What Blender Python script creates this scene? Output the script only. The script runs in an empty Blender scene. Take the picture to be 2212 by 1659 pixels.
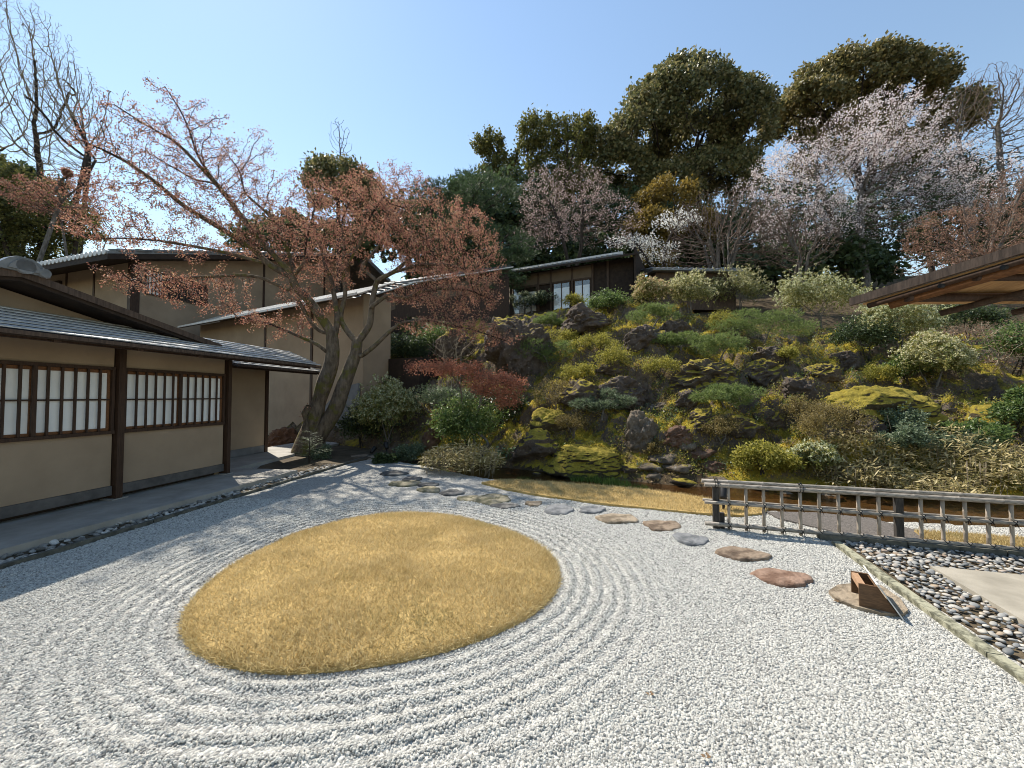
import bpy, math, random
import numpy as np
from mathutils import Vector

R = math.radians
random.seed(11)
rng = np.random.default_rng(11)
scene = bpy.context.scene
COL = scene.collection

# ------------------------------------------------------------------ camera
EYE = 1.6
PITCH = R(1.76)
cam_d = bpy.data.cameras.new('camera')
cam_d.sensor_width = 36.0
cam_d.lens = 36.0 * 830 / 2212
cam_d.clip_start = 0.05
cam_d.clip_end = 3000
cam = bpy.data.objects.new('camera', cam_d)
COL.objects.link(cam)
cam.location = (0, 0, EYE)
cam.rotation_euler = (R(90) + PITCH, 0, 0)
scene.camera = cam

# ------------------------------------------------------------------ sky and sun
SUN_EL, SUN_AZ = R(52), R(-42)          # azimuth from +Y towards +X
sdir = Vector((math.sin(SUN_AZ) * math.cos(SUN_EL), math.cos(SUN_AZ) * math.cos(SUN_EL), math.sin(SUN_EL)))
world = bpy.data.worlds.new('World')
scene.world = world
world.use_nodes = True
wn = world.node_tree
sky = wn.nodes.new('ShaderNodeTexSky')
sky.sky_type = 'NISHITA'
sky.sun_disc = False
sky.sun_elevation = SUN_EL
sky.sun_rotation = SUN_AZ
sky.altitude = 50
sky.air_density = 1.6
sky.dust_density = 0.08
sky.ozone_density = 1.0
wn.links.new(sky.outputs[0], wn.nodes['Background'].inputs[0])
wn.nodes['Background'].inputs[1].default_value = 0.107
sun_d = bpy.data.lights.new('sun', 'SUN')
sun_d.energy = 5.0
sun_d.angle = R(0.53)
sun_d.color = (1.0, 0.93, 0.82)
sun = bpy.data.objects.new('sun', sun_d)
COL.objects.link(sun)
sun.rotation_euler = sdir.to_track_quat('Z', 'Y').to_euler()
scene.view_settings.view_transform = 'Standard'
scene.view_settings.look = 'None'
scene.view_settings.exposure = 0.72
scene.view_settings.gamma = 1.0
scene.render.engine = 'CYCLES'
scene.cycles.max_bounces = 6
scene.cycles.filter_width = 1.0
scene.cycles.transparent_max_bounces = 8

# ------------------------------------------------------------------ pixel to world (pixels of a 2212 x 1659 view)
def ray(u, v):
    s = (829.5 - v) / 830.0
    c, sn = math.cos(PITCH), math.sin(PITCH)
    y = c - sn * s
    return (u - 1106) / 830.0 / y, (sn + c * s) / y      # dx, dz per metre of depth
def P(u, v, Y):
    a, b = ray(u, v)
    return np.array((a * Y, Y, EYE + b * Y))
def G(u, v, z=0.0):
    a, b = ray(u, v)
    Y = (z - EYE) / b
    return np.array((a * Y, Y, z))

# ------------------------------------------------------------------ noise
def _h(ix, iy, iz, seed):
    n = (ix.astype(np.int64) * 374761393 + iy.astype(np.int64) * 668265263 + iz.astype(np.int64) * 2147483647 + seed * 974634777) & 0xFFFFFFFF
    n = ((n ^ (n >> 13)) * 1274126177) & 0xFFFFFFFF
    n = n ^ (n >> 16)
    return (n & 0xFFFF) / 65535.0
def vn(p, seed=0):
    p = np.asarray(p, float)
    i = np.floor(p).astype(np.int64)
    f = p - i
    f = f * f * (3 - 2 * f)
    r = 0
    for a in (0, 1):
        for b in (0, 1):
            for c in (0, 1):
                w = (f[..., 0] if a else 1 - f[..., 0]) * (f[..., 1] if b else 1 - f[..., 1]) * (f[..., 2] if c else 1 - f[..., 2])
                r = r + w * _h(i[..., 0] + a, i[..., 1] + b, i[..., 2] + c, seed)
    return r * 2 - 1
def fbm(p, octv=4, seed=0, gain=0.5):
    p = np.asarray(p, float)
    r, a = 0, 1.0
    for k in range(octv):
        r = r + a * vn(p * 2 ** k, seed + k)
        a *= gain
    return r

# ------------------------------------------------------------------ objects
ORI = {}
def tag(o, label=None, cat=None, group=None, kind=None):
    if label: o['label'] = label
    if cat: o['category'] = cat
    if group: o['group'] = group
    if kind: o['kind'] = kind
    return o
def thing(name, label, cat, loc, group=None):
    o = bpy.data.objects.new(name, None)
    o.empty_display_size = 0.2
    COL.objects.link(o)
    o.location = tuple(float(c) for c in loc)
    ORI[o.name] = np.array(loc, float)
    return tag(o, label, cat, group)
def link(name, me, parent=None, origin=None):
    o = bpy.data.objects.new(name, me)
    COL.objects.link(o)
    if parent is not None:
        o.parent = parent
        ORI[o.name] = ORI[parent.name]
    else:
        og = np.zeros(3) if origin is None else np.array(origin, float)
        o.location = tuple(og)
        ORI[o.name] = og
    return o
def npmesh(name, V, faces, mat, smooth=False):
    """faces: list of (M,k) int arrays"""
    me = bpy.data.meshes.new(name)
    V = np.asarray(V, np.float32)
    fl = [np.asarray(f, np.int32) for f in (faces if isinstance(faces, list) else [faces]) if len(f)]
    me.vertices.add(len(V))
    me.vertices.foreach_set('co', V.ravel())
    if fl:
        loops = np.concatenate([f.ravel() for f in fl])
        cnt = np.concatenate([np.full(len(f), f.shape[1], np.int32) for f in fl])
        st = np.concatenate([[0], np.cumsum(cnt)[:-1]]).astype(np.int32)
        me.loops.add(len(loops))
        me.loops.foreach_set('vertex_index', loops)
        me.polygons.add(len(cnt))
        me.polygons.foreach_set('loop_start', st)
        me.polygons.foreach_set('loop_total', cnt)
        me.polygons.foreach_set('use_smooth', np.full(len(cnt), smooth, bool))
    if mat: me.materials.append(mat)
    me.update()
    me.validate()
    return me
def npobj(name, V, faces, mat, parent=None, origin=None, smooth=False):
    og = ORI[parent.name] if parent is not None else (np.zeros(3) if origin is None else np.array(origin, float))
    return link(name, npmesh(name, np.asarray(V) - og, faces, mat, smooth), parent, origin)

class Frame:
    def __init__(s, o, a, n=None):
        s.o = np.array(o, float)
        s.a = np.array((a[0], a[1], 0.0)); s.a /= np.linalg.norm(s.a)
        s.n = np.array((s.a[1], -s.a[0], 0.0)) if n is None else np.array((n[0], n[1], 0.0))
        s.n /= np.linalg.norm(s.n)
    def p(s, a, n, z):
        q = s.o + s.a * a + s.n * n
        return np.array((q[0], q[1], q[2] + z))
class MB:
    def __init__(s): s.v = []; s.f = []
    def hexa(s, p8):
        b = len(s.v); s.v += [tuple(map(float, q)) for q in p8]
        s.f += [tuple(b + i for i in q) for q in ((0, 3, 2, 1), (4, 5, 6, 7), (0, 1, 5, 4), (1, 2, 6, 5), (2, 3, 7, 6), (3, 0, 4, 7))]
        return s
    def box(s, fr, a0, a1, n0, n1, z0, z1):
        return s.hexa([fr.p(a, n, z) for z in (z0, z1) for a, n in ((a0, n0), (a1, n0), (a1, n1), (a0, n1))])
    def slab(s, q, t):
        """top quad q (4 points), thickness t straight down"""
        d = np.array((0, 0, t))
        return s.hexa([np.array(x) - d for x in q] + [np.array(x) for x in q])
    def poly(s, pts, z0, z1):
        b = len(s.v); n = len(pts)
        s.v += [(float(x[0]), float(x[1]), z0) for x in pts] + [(float(x[0]), float(x[1]), z1) for x in pts]
        s.f += [tuple(b + n + i for i in range(n)), tuple(b + n - 1 - i for i in range(n))]
        s.f += [(b + i, b + (i + 1) % n, b + n + (i + 1) % n, b + n + i) for i in range(n)]
        return s
    def extr(s, pts, d):
        """polygon in space pts, extruded by vector d"""
        b = len(s.v); n = len(pts); d = np.array(d, float)
        s.v += [tuple(map(float, q)) for q in pts] + [tuple(map(float, np.array(q) + d)) for q in pts]
        s.f += [tuple(b + n - 1 - i for i in range(n)), tuple(b + n + i for i in range(n))]
        s.f += [(b + i, b + (i + 1) % n, b + n + (i + 1) % n, b + n + i) for i in range(n)]
        return s
    def tube(s, pts, rad, n=8, cap=True):
        pts = [np.array(p, float) for p in pts]
        if np.isscalar(rad): rad = [rad] * len(pts)
        b = len(s.v); ref = np.array((0.21, 0.13, 0.97))
        for i, p in enumerate(pts):
            d = pts[min(i + 1, len(pts) - 1)] - pts[max(i - 1, 0)]
            d /= np.linalg.norm(d) + 1e-9
            r = ref if abs(d @ ref) < 0.9 else np.array((0.9, 0.4, 0.1))
            x = np.cross(d, r); x /= np.linalg.norm(x); y = np.cross(d, x)
            for k in range(n):
                t = 2 * math.pi * k / n
                s.v.append(tuple(p + rad[i] * (math.cos(t) * x + math.sin(t) * y)))
        for i in range(len(pts) - 1):
            for k in range(n):
                a = b + i * n + k; c = b + i * n + (k + 1) % n
                s.f.append((a, c, c + n, a + n))
        if cap:
            s.f.append(tuple(b + n - 1 - k for k in range(n)))
            e = b + (len(pts) - 1) * n
            s.f.append(tuple(e + k for k in range(n)))
        return s
    def build(s, name, mat, parent=None, origin=None, smooth=False):
        og = ORI[parent.name] if parent is not None else (np.zeros(3) if origin is None else np.array(origin, float))
        me = bpy.data.meshes.new(name)
        me.from_pydata([tuple(np.array(q) - og) for q in s.v], [], s.f)
        me.materials.append(mat)
        if smooth:
            me.polygons.foreach_set('use_smooth', [len(p.vertices) == 4 for p in me.polygons])
        me.update()
        return link(name, me, parent, origin)

# ------------------------------------------------------------------ materials
def new_mat(name):
    m = bpy.data.materials.new(name); m.use_nodes = True
    t = m.node_tree
    return m, t, t.nodes['Principled BSDF'], t.nodes['Material Output']
def ramp(t, stops, fac):
    r = t.nodes.new('ShaderNodeValToRGB')
    e = r.color_ramp.elements
    while len(e) > 1: e.remove(e[-1])
    for i, (p, c) in enumerate(stops):
        k = e[0] if i == 0 else e.new(p)
        k.position = p; k.color = (*c, 1) if len(c) == 3 else c
    t.links.new(fac, r.inputs[0])
    return r.outputs[0]
def noise(t, scale, detail=4, rough=0.6, coord=None, stretch=None):
    n = t.nodes.new('ShaderNodeTexNoise')
    n.inputs['Scale'].default_value = scale
    n.inputs['Detail'].default_value = detail
    n.inputs['Roughness'].default_value = rough
    tc = t.nodes.new('ShaderNodeTexCoord')
    src = tc.outputs['Object']
    if stretch:
        mp = t.nodes.new('ShaderNodeMapping'); mp.inputs['Scale'].default_value = stretch
        t.links.new(src, mp.inputs[0]); src = mp.outputs[0]
    t.links.new(src, n.inputs['Vector'])
    return n.outputs['Fac']
def bump(t, b, fac, dist, strength=1.0):
    n = t.nodes.new('ShaderNodeBump')
    n.inputs['Distance'].default_value = dist
    n.inputs['Strength'].default_value = strength
    t.links.new(fac, n.inputs['Height'])
    t.links.new(n.outputs[0], b.inputs['Normal'])
def mat(name, c1, c2, scale=6, rough=0.8, bs=60, bd=0.002, stretch=None, spec=0.3, lo=0.35, hi=0.65, detail=5):
    m, t, b, o = new_mat(name)
    f = noise(t, scale, detail, stretch=stretch)
    t.links.new(ramp(t, [(lo, c1), (hi, c2)], f), b.inputs['Base Color'])
    b.inputs['Roughness'].default_value = rough
    b.inputs['Specular IOR Level'].default_value = spec
    if bd: bump(t, b, noise(t, bs, 4, stretch=stretch), bd)
    return m
def island(t):
    g = t.nodes.new('ShaderNodeNewGeometry')
    return g.outputs['Random Per Island']
def leafmat(name, cols, transl=0.4, rough=0.55, spec=0.3, patch=0):
    m, t, b, o = new_mat(name)
    n = len(cols)
    c = ramp(t, [(i / max(1, n - 1), k) for i, k in enumerate(cols)], island(t))
    if patch:                      # uneven growth: browner and greener patches
        px = t.nodes.new('ShaderNodeMix'); px.data_type = 'RGBA'; px.blend_type = 'MULTIPLY'; px.inputs[0].default_value = 1
        t.links.new(c, px.inputs[6])
        t.links.new(ramp(t, [(.32, (.70, .72, .62)), (.45, (.92, .90, .84)), (.6, (1.0, 1.0, 1.0)), (.72, (.92, .84, .74))], noise(t, patch, 6, .7)), px.inputs[7])
        c = px.outputs[2]
    t.links.new(c, b.inputs['Base Color'])
    b.inputs['Roughness'].default_value = rough
    b.inputs['Specular IOR Level'].default_value = spec
    tr = t.nodes.new('ShaderNodeBsdfTranslucent')
    t.links.new(c, tr.inputs[0])
    mx = t.nodes.new('ShaderNodeMixShader'); mx.inputs[0].default_value = transl
    t.links.new(b.outputs[0], mx.inputs[1]); t.links.new(tr.outputs[0], mx.inputs[2])
    t.links.new(mx.outputs[0], o.inputs[0])
    return m

M = {}
M['plaster'] = mat('sand_plaster', (.27, .207, .147), (.345, .268, .192), .9, .92, 180, .0012, spec=.1)
M['plastershade'] = mat('shaded_plaster', (.13, .10, .075), (.165, .128, .095), 1.3, .92, 180, .0012, spec=.1)  # plaster darkened in its colour to carry the shade under the eaves
M['wood'] = mat('dark_wood', (.030, .016, .010), (.062, .034, .021), 9, .6, 40, .002, stretch=(6, 6, .5))
M['wood2'] = mat('weathered_dark_wood', (.045, .030, .022), (.10, .068, .05), 7, .75, 40, .002, stretch=(5, 5, .6))
M['redwood'] = mat('brown_wood', (.11, .046, .018), (.19, .085, .034), 8, .6, 60, .001, stretch=(1, 8, 8))
M['greybeam'] = mat('grey_sill_wood', (.07, .066, .064), (.12, .113, .108), 5, .8, 60, .001)
M['paper'] = mat('shoji_paper', (.74, .755, .76), (.82, .83, .825), 3, .9, 200, .0004, spec=.05)
M['roofmetal'] = mat('grey_shingle', (.26, .265, .265), (.55, .555, .55), 3, .30, 25, .004, stretch=(9, 2, 2), spec=1.0)
M['rooftile'] = mat('grey_tile', (.10, .105, .11), (.19, .195, .20), 5, .38, 40, .002, spec=.6)
M['tiledull'] = mat('dull_grey_tile', (.06, .063, .066), (.12, .125, .13), 5, .6, 40, .002, spec=.3)
M['paletile_litedge'] = mat('pale_tile_and_sunlit_edge', (.5, .5, .49), (.66, .66, .65), 5, .45, 40, .001)  # pale tiles, also roof edges with sunlight put into the colour
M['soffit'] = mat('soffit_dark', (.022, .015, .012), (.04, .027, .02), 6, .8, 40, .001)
M['concrete'] = mat('concrete', (.25, .24, .215), (.36, .345, .315), 2.2, .9, 90, .002)
M['slabmat'] = mat('pale_concrete', (.22, .20, .16), (.33, .30, .245), 3, .92, 120, .002)
M['kerbmat'] = mat('lichen_kerb', (.10, .098, .068), (.31, .30, .215), 16, .95, 60, .004, lo=.38, hi=.56)
M['kerbdark'] = mat('dark_kerb', (.05, .05, .042), (.14, .135, .11), 9, .95, 60, .004)
M['stonebase'] = mat('grey_stone_base', (.12, .125, .13), (.2, .205, .21), 2, .85, 50, .002)
M['bamboo'] = mat('weathered_bamboo', (.10, .088, .075), (.33, .295, .25), 5, .55, 30, .001, stretch=(1, 14, 14), lo=.3, hi=.6)
M['bamboov'] = mat('weathered_bamboo_upright', (.20, .165, .13), (.36, .305, .245), 5, .6, 30, .001, stretch=(14, 14, 1), lo=.3, hi=.65)
M['charred'] = mat('charred_post', (.022, .02, .018), (.06, .053, .047), 8, .8, 40, .003, stretch=(5, 5, 1))
M['rope'] = mat('black_rope', (.012, .012, .012), (.03, .028, .026), 50, .9, 200, .001)
M['black'] = mat('black_metal', (.010, .010, .010), (.022, .022, .022), 8, .5, 40, 0)
M['boxwood'] = mat('box_wood', (.075, .040, .020), (.145, .080, .040), 10, .6, 60, .001, stretch=(2, 2, 14))
M['boxlight'] = mat('box_light_wood', (.30, .17, .09), (.42, .27, .17), 12, .6, 60, .001, stretch=(10, 2, 2))
M['whiteboard'] = mat('weathered_board', (.45, .45, .44), (.6, .6, .58), 12, .6, 60, .001)
M['soffitplank'] = mat('plank_ceiling', (.36, .20, .085), (.52, .32, .15), 4, .7, 40, .001, stretch=(7, 1, 7))
M['barkmaple'] = None
def mossbark(name, c1, c2, moss, amt):
    m, t, b, o = new_mat(name)
    base = ramp(t, [(.35, c1), (.65, c2)], noise(t, 6, 6, stretch=(2, 2, .7)))
    mk = ramp(t, [(amt, (0, 0, 0)), (amt + .1, (1, 1, 1))], noise(t, 3.1, 6))
    mx = t.nodes.new('ShaderNodeMix'); mx.data_type = 'RGBA'
    t.links.new(mk, mx.inputs[0]); t.links.new(base, mx.inputs[6]); mx.inputs[7].default_value = (*moss, 1)
    t.links.new(mx.outputs[2], b.inputs['Base Color'])
    b.inputs['Roughness'].default_value = .95
    b.inputs['Specular IOR Level'].default_value = .15
    bump(t, b, noise(t, 22, 6), .03)
    return m
M['barkmaple'] = mossbark('mossy_maple_bark', (.075, .058, .043), (.18, .142, .105), (.11, .10, .03), .52)
M['bark'] = mossbark('dark_bark', (.030, .024, .020), (.075, .062, .052), (.04, .04, .016), .62)
M['barkgrey'] = mossbark('grey_bark', (.085, .075, .066), (.19, .17, .15), (.16, .15, .05), .6)
M['twig'] = mat('brown_twig', (.085, .058, .045), (.16, .115, .09), 4, .9, 40, 0)
M['twigdark'] = mat('dark_twig', (.028, .021, .018), (.06, .046, .04), 4, .9, 40, 0)
M['twigpale'] = mat('pale_twig', (.20, .16, .115), (.34, .285, .21), 4, .9, 40, 0)
M['maple'] = leafmat('red_maple_leaf', [(0.22, 0.095, 0.072), (0.33, 0.145, 0.105), (0.41, 0.2, 0.14), (0.45, 0.25, 0.155), (0.39, 0.27, 0.155)], .45)
M['maple2'] = leafmat('deep_red_maple_leaf', [(0.26, 0.1, 0.07), (0.38, 0.155, 0.1), (0.46, 0.22, 0.13)], .45)
M['camphor'] = leafmat('camphor_leaf', [(0.078, 0.09, 0.034), (0.132, 0.139, 0.056), (0.209, 0.194, 0.078), (0.295, 0.248, 0.116)], .35, .45, .4)
M['camphor2'] = leafmat('camphor_bronze_leaf', [(0.09, 0.09, 0.033), (0.158, 0.15, 0.054), (0.247, 0.203, 0.075), (0.315, 0.247, 0.105)], .35, .45, .4)
M['olive'] = leafmat('olive_leaf', [(0.08, 0.088, 0.026), (0.136, 0.141, 0.04), (0.208, 0.184, 0.056)], 0.44)
M['goldleaf'] = leafmat('golden_olive_leaf', [(0.143, 0.101, 0.021), (0.221, 0.156, 0.034), (0.299, 0.215, 0.052)], 0.44)
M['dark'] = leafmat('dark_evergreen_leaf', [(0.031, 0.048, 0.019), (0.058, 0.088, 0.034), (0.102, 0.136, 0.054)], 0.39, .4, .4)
M['green'] = leafmat('green_leaf', [(0.051, 0.093, 0.024), (0.111, 0.17, 0.048), (0.204, 0.255, 0.085)], 0.49, .4, .4)
M['bluegreen'] = leafmat('grey_green_leaf', [(0.068, 0.098, 0.053), (0.135, 0.18, 0.098), (0.24, 0.285, 0.18)], 0.44, .4, .4)
M['yellowgreen'] = leafmat('yellow_green_leaf', [(0.15, 0.155, 0.025), (0.29, 0.275, 0.05), (0.45, 0.39, 0.09)], 0.54)
M['brownshrub'] = leafmat('brown_green_leaf', [(0.11, 0.085, 0.032), (0.2, 0.155, 0.055), (0.3, 0.235, 0.09)], 0.44)
M['pine'] = leafmat('pine_needle', [(0.08, 0.12, 0.035), (0.16, 0.22, 0.065), (0.29, 0.34, 0.12)], 0.44)
M['pinedark'] = leafmat('dark_pine_needle', [(0.034, 0.061, 0.028), (0.068, 0.11, 0.049), (0.114, 0.162, 0.072)], .25)
M['pieris'] = leafmat('pieris_leaf', [(0.09, 0.12, 0.03), (0.19, 0.21, 0.06), (0.31, 0.3, 0.1), (0.43, 0.36, 0.15)], 0.49, .4, .4)
M['pieriswhite'] = leafmat('pieris_blossom', [(0.55, 0.52, 0.28), (0.72, 0.68, 0.42), (0.82, 0.77, 0.56)], 0.54)
M['pierisgreen'] = leafmat('pale_green_blossom', [(0.45, 0.5, 0.28), (0.64, 0.66, 0.42), (0.78, 0.77, 0.58)], 0.54)
M['pierisred'] = leafmat('pieris_pink_shoot', [(0.62, 0.36, 0.22), (0.72, 0.56, 0.36), (0.76, 0.7, 0.45)], .4)
M['cherry'] = leafmat('pale_cherry_blossom', [(0.64, 0.53, 0.52), (0.79, 0.7, 0.69), (0.88, 0.84, 0.83)], .4)
M['cherrydim'] = leafmat('dusky_cherry_blossom', [(0.34, 0.25, 0.225), (0.47, 0.36, 0.33), (0.62, 0.5, 0.47)], .4)
M['white'] = leafmat('white_blossom', [(.78, .77, .72), (.88, .87, .83)], .4)
M['redbrown'] = leafmat('russet_bud', [(0.2, 0.11, 0.075), (0.3, 0.175, 0.12), (0.37, 0.23, 0.16)], .35)
M['sasa'] = leafmat('pale_edged_bamboo_leaf', [(0.117, 0.111, 0.033), (0.299, 0.247, 0.098), (0.52, 0.429, 0.208), (0.715, 0.611, 0.351)], 0.44)
M['fern'] = leafmat('dark_fir_leaf', [(0.028, 0.049, 0.02), (0.063, 0.098, 0.036), (0.105, 0.147, 0.056)], .2)
M['bigleaf'] = leafmat('round_glossy_leaf', [(.05, .09, .03), (.10, .16, .06), (.17, .23, .10)], .3, .25, .6)
M['mossleaf'] = leafmat('moss_tuft', [(0.25, 0.2, 0.025), (0.42, 0.32, 0.04), (0.58, 0.42, 0.06), (0.62, 0.4, 0.06)], 0.44)
M['drygrass'] = leafmat('dry_grass', [(0.36, 0.27, 0.12), (0.52, 0.41, 0.2), (0.64, 0.525, 0.28), (0.73, 0.62, 0.38)], .35, .7, .2, patch=1.7)
M['greengrass'] = leafmat('green_grass', [(.05, .09, .015), (.10, .16, .03), (.18, .24, .06)], .4)
M['litter'] = leafmat('leaf_litter', [(0.108, 0.066, 0.034), (0.204, 0.126, 0.066), (0.312, 0.204, 0.108)], .2)

def rockmat(name, c1, c2, lich, moss_lo, moss=(.56, .44, .06)):
    m, t, b, o = new_mat(name)
    base = ramp(t, [(.3, c1), (.7, c2)], noise(t, 2.7, 9, .8))
    l = ramp(t, [(.57, (0, 0, 0)), (.66, (1, 1, 1))], noise(t, 9, 9, .8))
    mx = t.nodes.new('ShaderNodeMix'); mx.data_type = 'RGBA'
    t.links.new(l, mx.inputs[0]); t.links.new(base, mx.inputs[6]); mx.inputs[7].default_value = (*lich, 1)
    g = t.nodes.new('ShaderNodeNewGeometry'); sp = t.nodes.new('ShaderNodeSeparateXYZ')
    t.links.new(g.outputs['Normal'], sp.inputs[0])
    ad = t.nodes.new('ShaderNodeMath'); ad.operation = 'MULTIPLY_ADD'
    t.links.new(noise(t, 1.9, 6, .65), ad.inputs[0]); ad.inputs[1].default_value = 1.5
    t.links.new(sp.outputs[2], ad.inputs[2])
    mk = ramp(t, [(0, (0, 0, 0)), (1, (1, 1, 1))], ad.outputs[0])
    mr = t.nodes.new('ShaderNodeMapRange')
    mr.inputs[1].default_value = moss_lo; mr.inputs[2].default_value = moss_lo + .18
    t.links.new(ad.outputs[0], mr.inputs[0])
    mc = ramp(t, [(.3, tuple(c * .45 for c in moss)), (.7, moss)], noise(t, 9, 5, .7))
    m2 = t.nodes.new('ShaderNodeMix'); m2.data_type = 'RGBA'
    t.links.new(mr.outputs[0], m2.inputs[0]); t.links.new(mx.outputs[2], m2.inputs[6]); t.links.new(mc, m2.inputs[7])
    t.links.new(m2.outputs[2], b.inputs['Base Color'])
    b.inputs['Roughness'].default_value = .85
    b.inputs['Specular IOR Level'].default_value = .25
    bump(t, b, noise(t, 11, 9, .85), .14)
    return m
M['rock'] = rockmat('dark_red_rock', (.055, .042, .036), (.225, .175, .145), (.42, .38, .34), 1.50)
M['rockmossy'] = rockmat('mossy_rock', (.055, .043, .034), (.22, .17, .13), (.40, .35, .29), 1.22)
M['rockmossall'] = rockmat('moss_covered_rock', (.07, .055, .035), (.13, .105, .06), (.15, .13, .06), .85)
M['rockpale'] = rockmat('pale_stream_rock', (.11, .085, .06), (.34, .275, .205), (.55, .51, .45), 1.7)
M['rockrust'] = rockmat('rusty_stream_rock', (.13, .07, .045), (.30, .18, .115), (.42, .36, .30), 1.9)

def stepmat(name, c1, c2):
    return mat(name, c1, c2, 7, .85, 24, .025, lo=.42, hi=.58, detail=10)
M['st_grey'] = stepmat('grey_step_stone', (.10, .105, .11), (.19, .195, .20))
M['st_dark'] = stepmat('dark_step_stone', (.055, .055, .055), (.15, .145, .135))
M['st_tan'] = stepmat('tan_step_stone', (.14, .11, .075), (.29, .235, .17))
M['st_moss'] = stepmat('mossy_step_stone', (.10, .095, .055), (.26, .23, .16))
M['st_red'] = stepmat('red_step_stone', (.13, .075, .05), (.25, .165, .12))
M['st_brown'] = stepmat('brown_step_stone', (.10, .07, .048), (.23, .175, .125))

def gravelmat():
    m, t, b, o = new_mat('white_gravel_bed')
    tc = t.nodes.new('ShaderNodeTexCoord')
    v = t.nodes.new('ShaderNodeTexVoronoi'); v.inputs['Scale'].default_value = 62
    v.inputs['Randomness'].default_value = 1
    t.links.new(tc.outputs['Object'], v.inputs['Vector'])
    sx = t.nodes.new('ShaderNodeSeparateColor'); t.links.new(v.outputs['Color'], sx.inputs[0])
    c = ramp(t, [(0, (.20, .196, .182)), (.25, (.33, .323, .298)), (.6, (.43, .42, .382)), (1, (.53, .515, .468))], sx.outputs[0])
    t.links.new(c, b.inputs['Base Color'])
    b.inputs['Roughness'].default_value = .9
    b.inputs['Specular IOR Level'].default_value = .2
    inv = t.nodes.new('ShaderNodeMath'); inv.operation = 'MULTIPLY_ADD'
    t.links.new(v.outputs['Distance'], inv.inputs[0]); inv.inputs[1].default_value = -1.0
    t.links.new(sx.outputs[1], inv.inputs[2])
    bump(t, b, inv.outputs[0], .012)
    return m
M['gravel'] = gravelmat()
def stonemat(name, stops, use='obj', rough=.85):
    m, t, b, o = new_mat(name)
    if use == 'obj':
        f = t.nodes.new('ShaderNodeObjectInfo').outputs['Random']
    else:
        f = island(t)
    n = noise(t, 25, 4)
    c = ramp(t, stops, f)
    hs = t.nodes.new('ShaderNodeMix'); hs.data_type = 'RGBA'; hs.blend_type = 'MULTIPLY'
    hs.inputs[0].default_value = 1
    t.links.new(c, hs.inputs[6]); t.links.new(ramp(t, [(.3, (.72, .72, .72)), (.7, (1.1, 1.1, 1.1))], n), hs.inputs[7])
    t.links.new(hs.outputs[2], b.inputs['Base Color'])
    b.inputs['Roughness'].default_value = rough
    b.inputs['Specular IOR Level'].default_value = .3
    return m
PEB = [(0, (.12, .124, .125)), (.3, (.22, .224, .222)), (.5, (.30, .298, .285)), (.68, (.38, .355, .31)), (.8, (.48, .455, .41)), (.9, (.27, .20, .15)), (.95, (.34, .27, .19)), (1, (.55, .54, .5))]
M['pebble'] = stonemat('river_pebble', PEB, 'obj', .6)
M['pebbles'] = stonemat('river_pebbles', PEB, 'isl', .6)
M['gutter'] = stonemat('gutter_stone', [(0, (.12, .115, .105)), (.5, (.25, .24, .22)), (.85, (.38, .37, .34)), (1, (.6, .58, .54))], 'obj', .85)
M['gravelstone'] = stonemat('white_gravel_stone', [(0, (.19, .186, .172)), (.18, (.34, .333, .306)), (.5, (.445, .436, .40)), (1, (.565, .55, .50))], 'obj', .9)
M['darkgravel'] = mat('grey_gravel_path', (.05, .045, .04), (.17, .15, .135), 60, .9, 60, .01, lo=.3, hi=.7, detail=3)
M['earth'] = mat('brown_earth', (.05, .038, .024), (.11, .085, .052), 3, .95, 40, .01)
M['lawn'] = mat('dry_turf', (.38, .26, .09), (.52, .37, .15), 8, .95, 120, .01)
M['wildground'] = mat('forest_floor', (.030, .026, .014), (.06, .05, .025), .4, .95, 3, .1)

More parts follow.
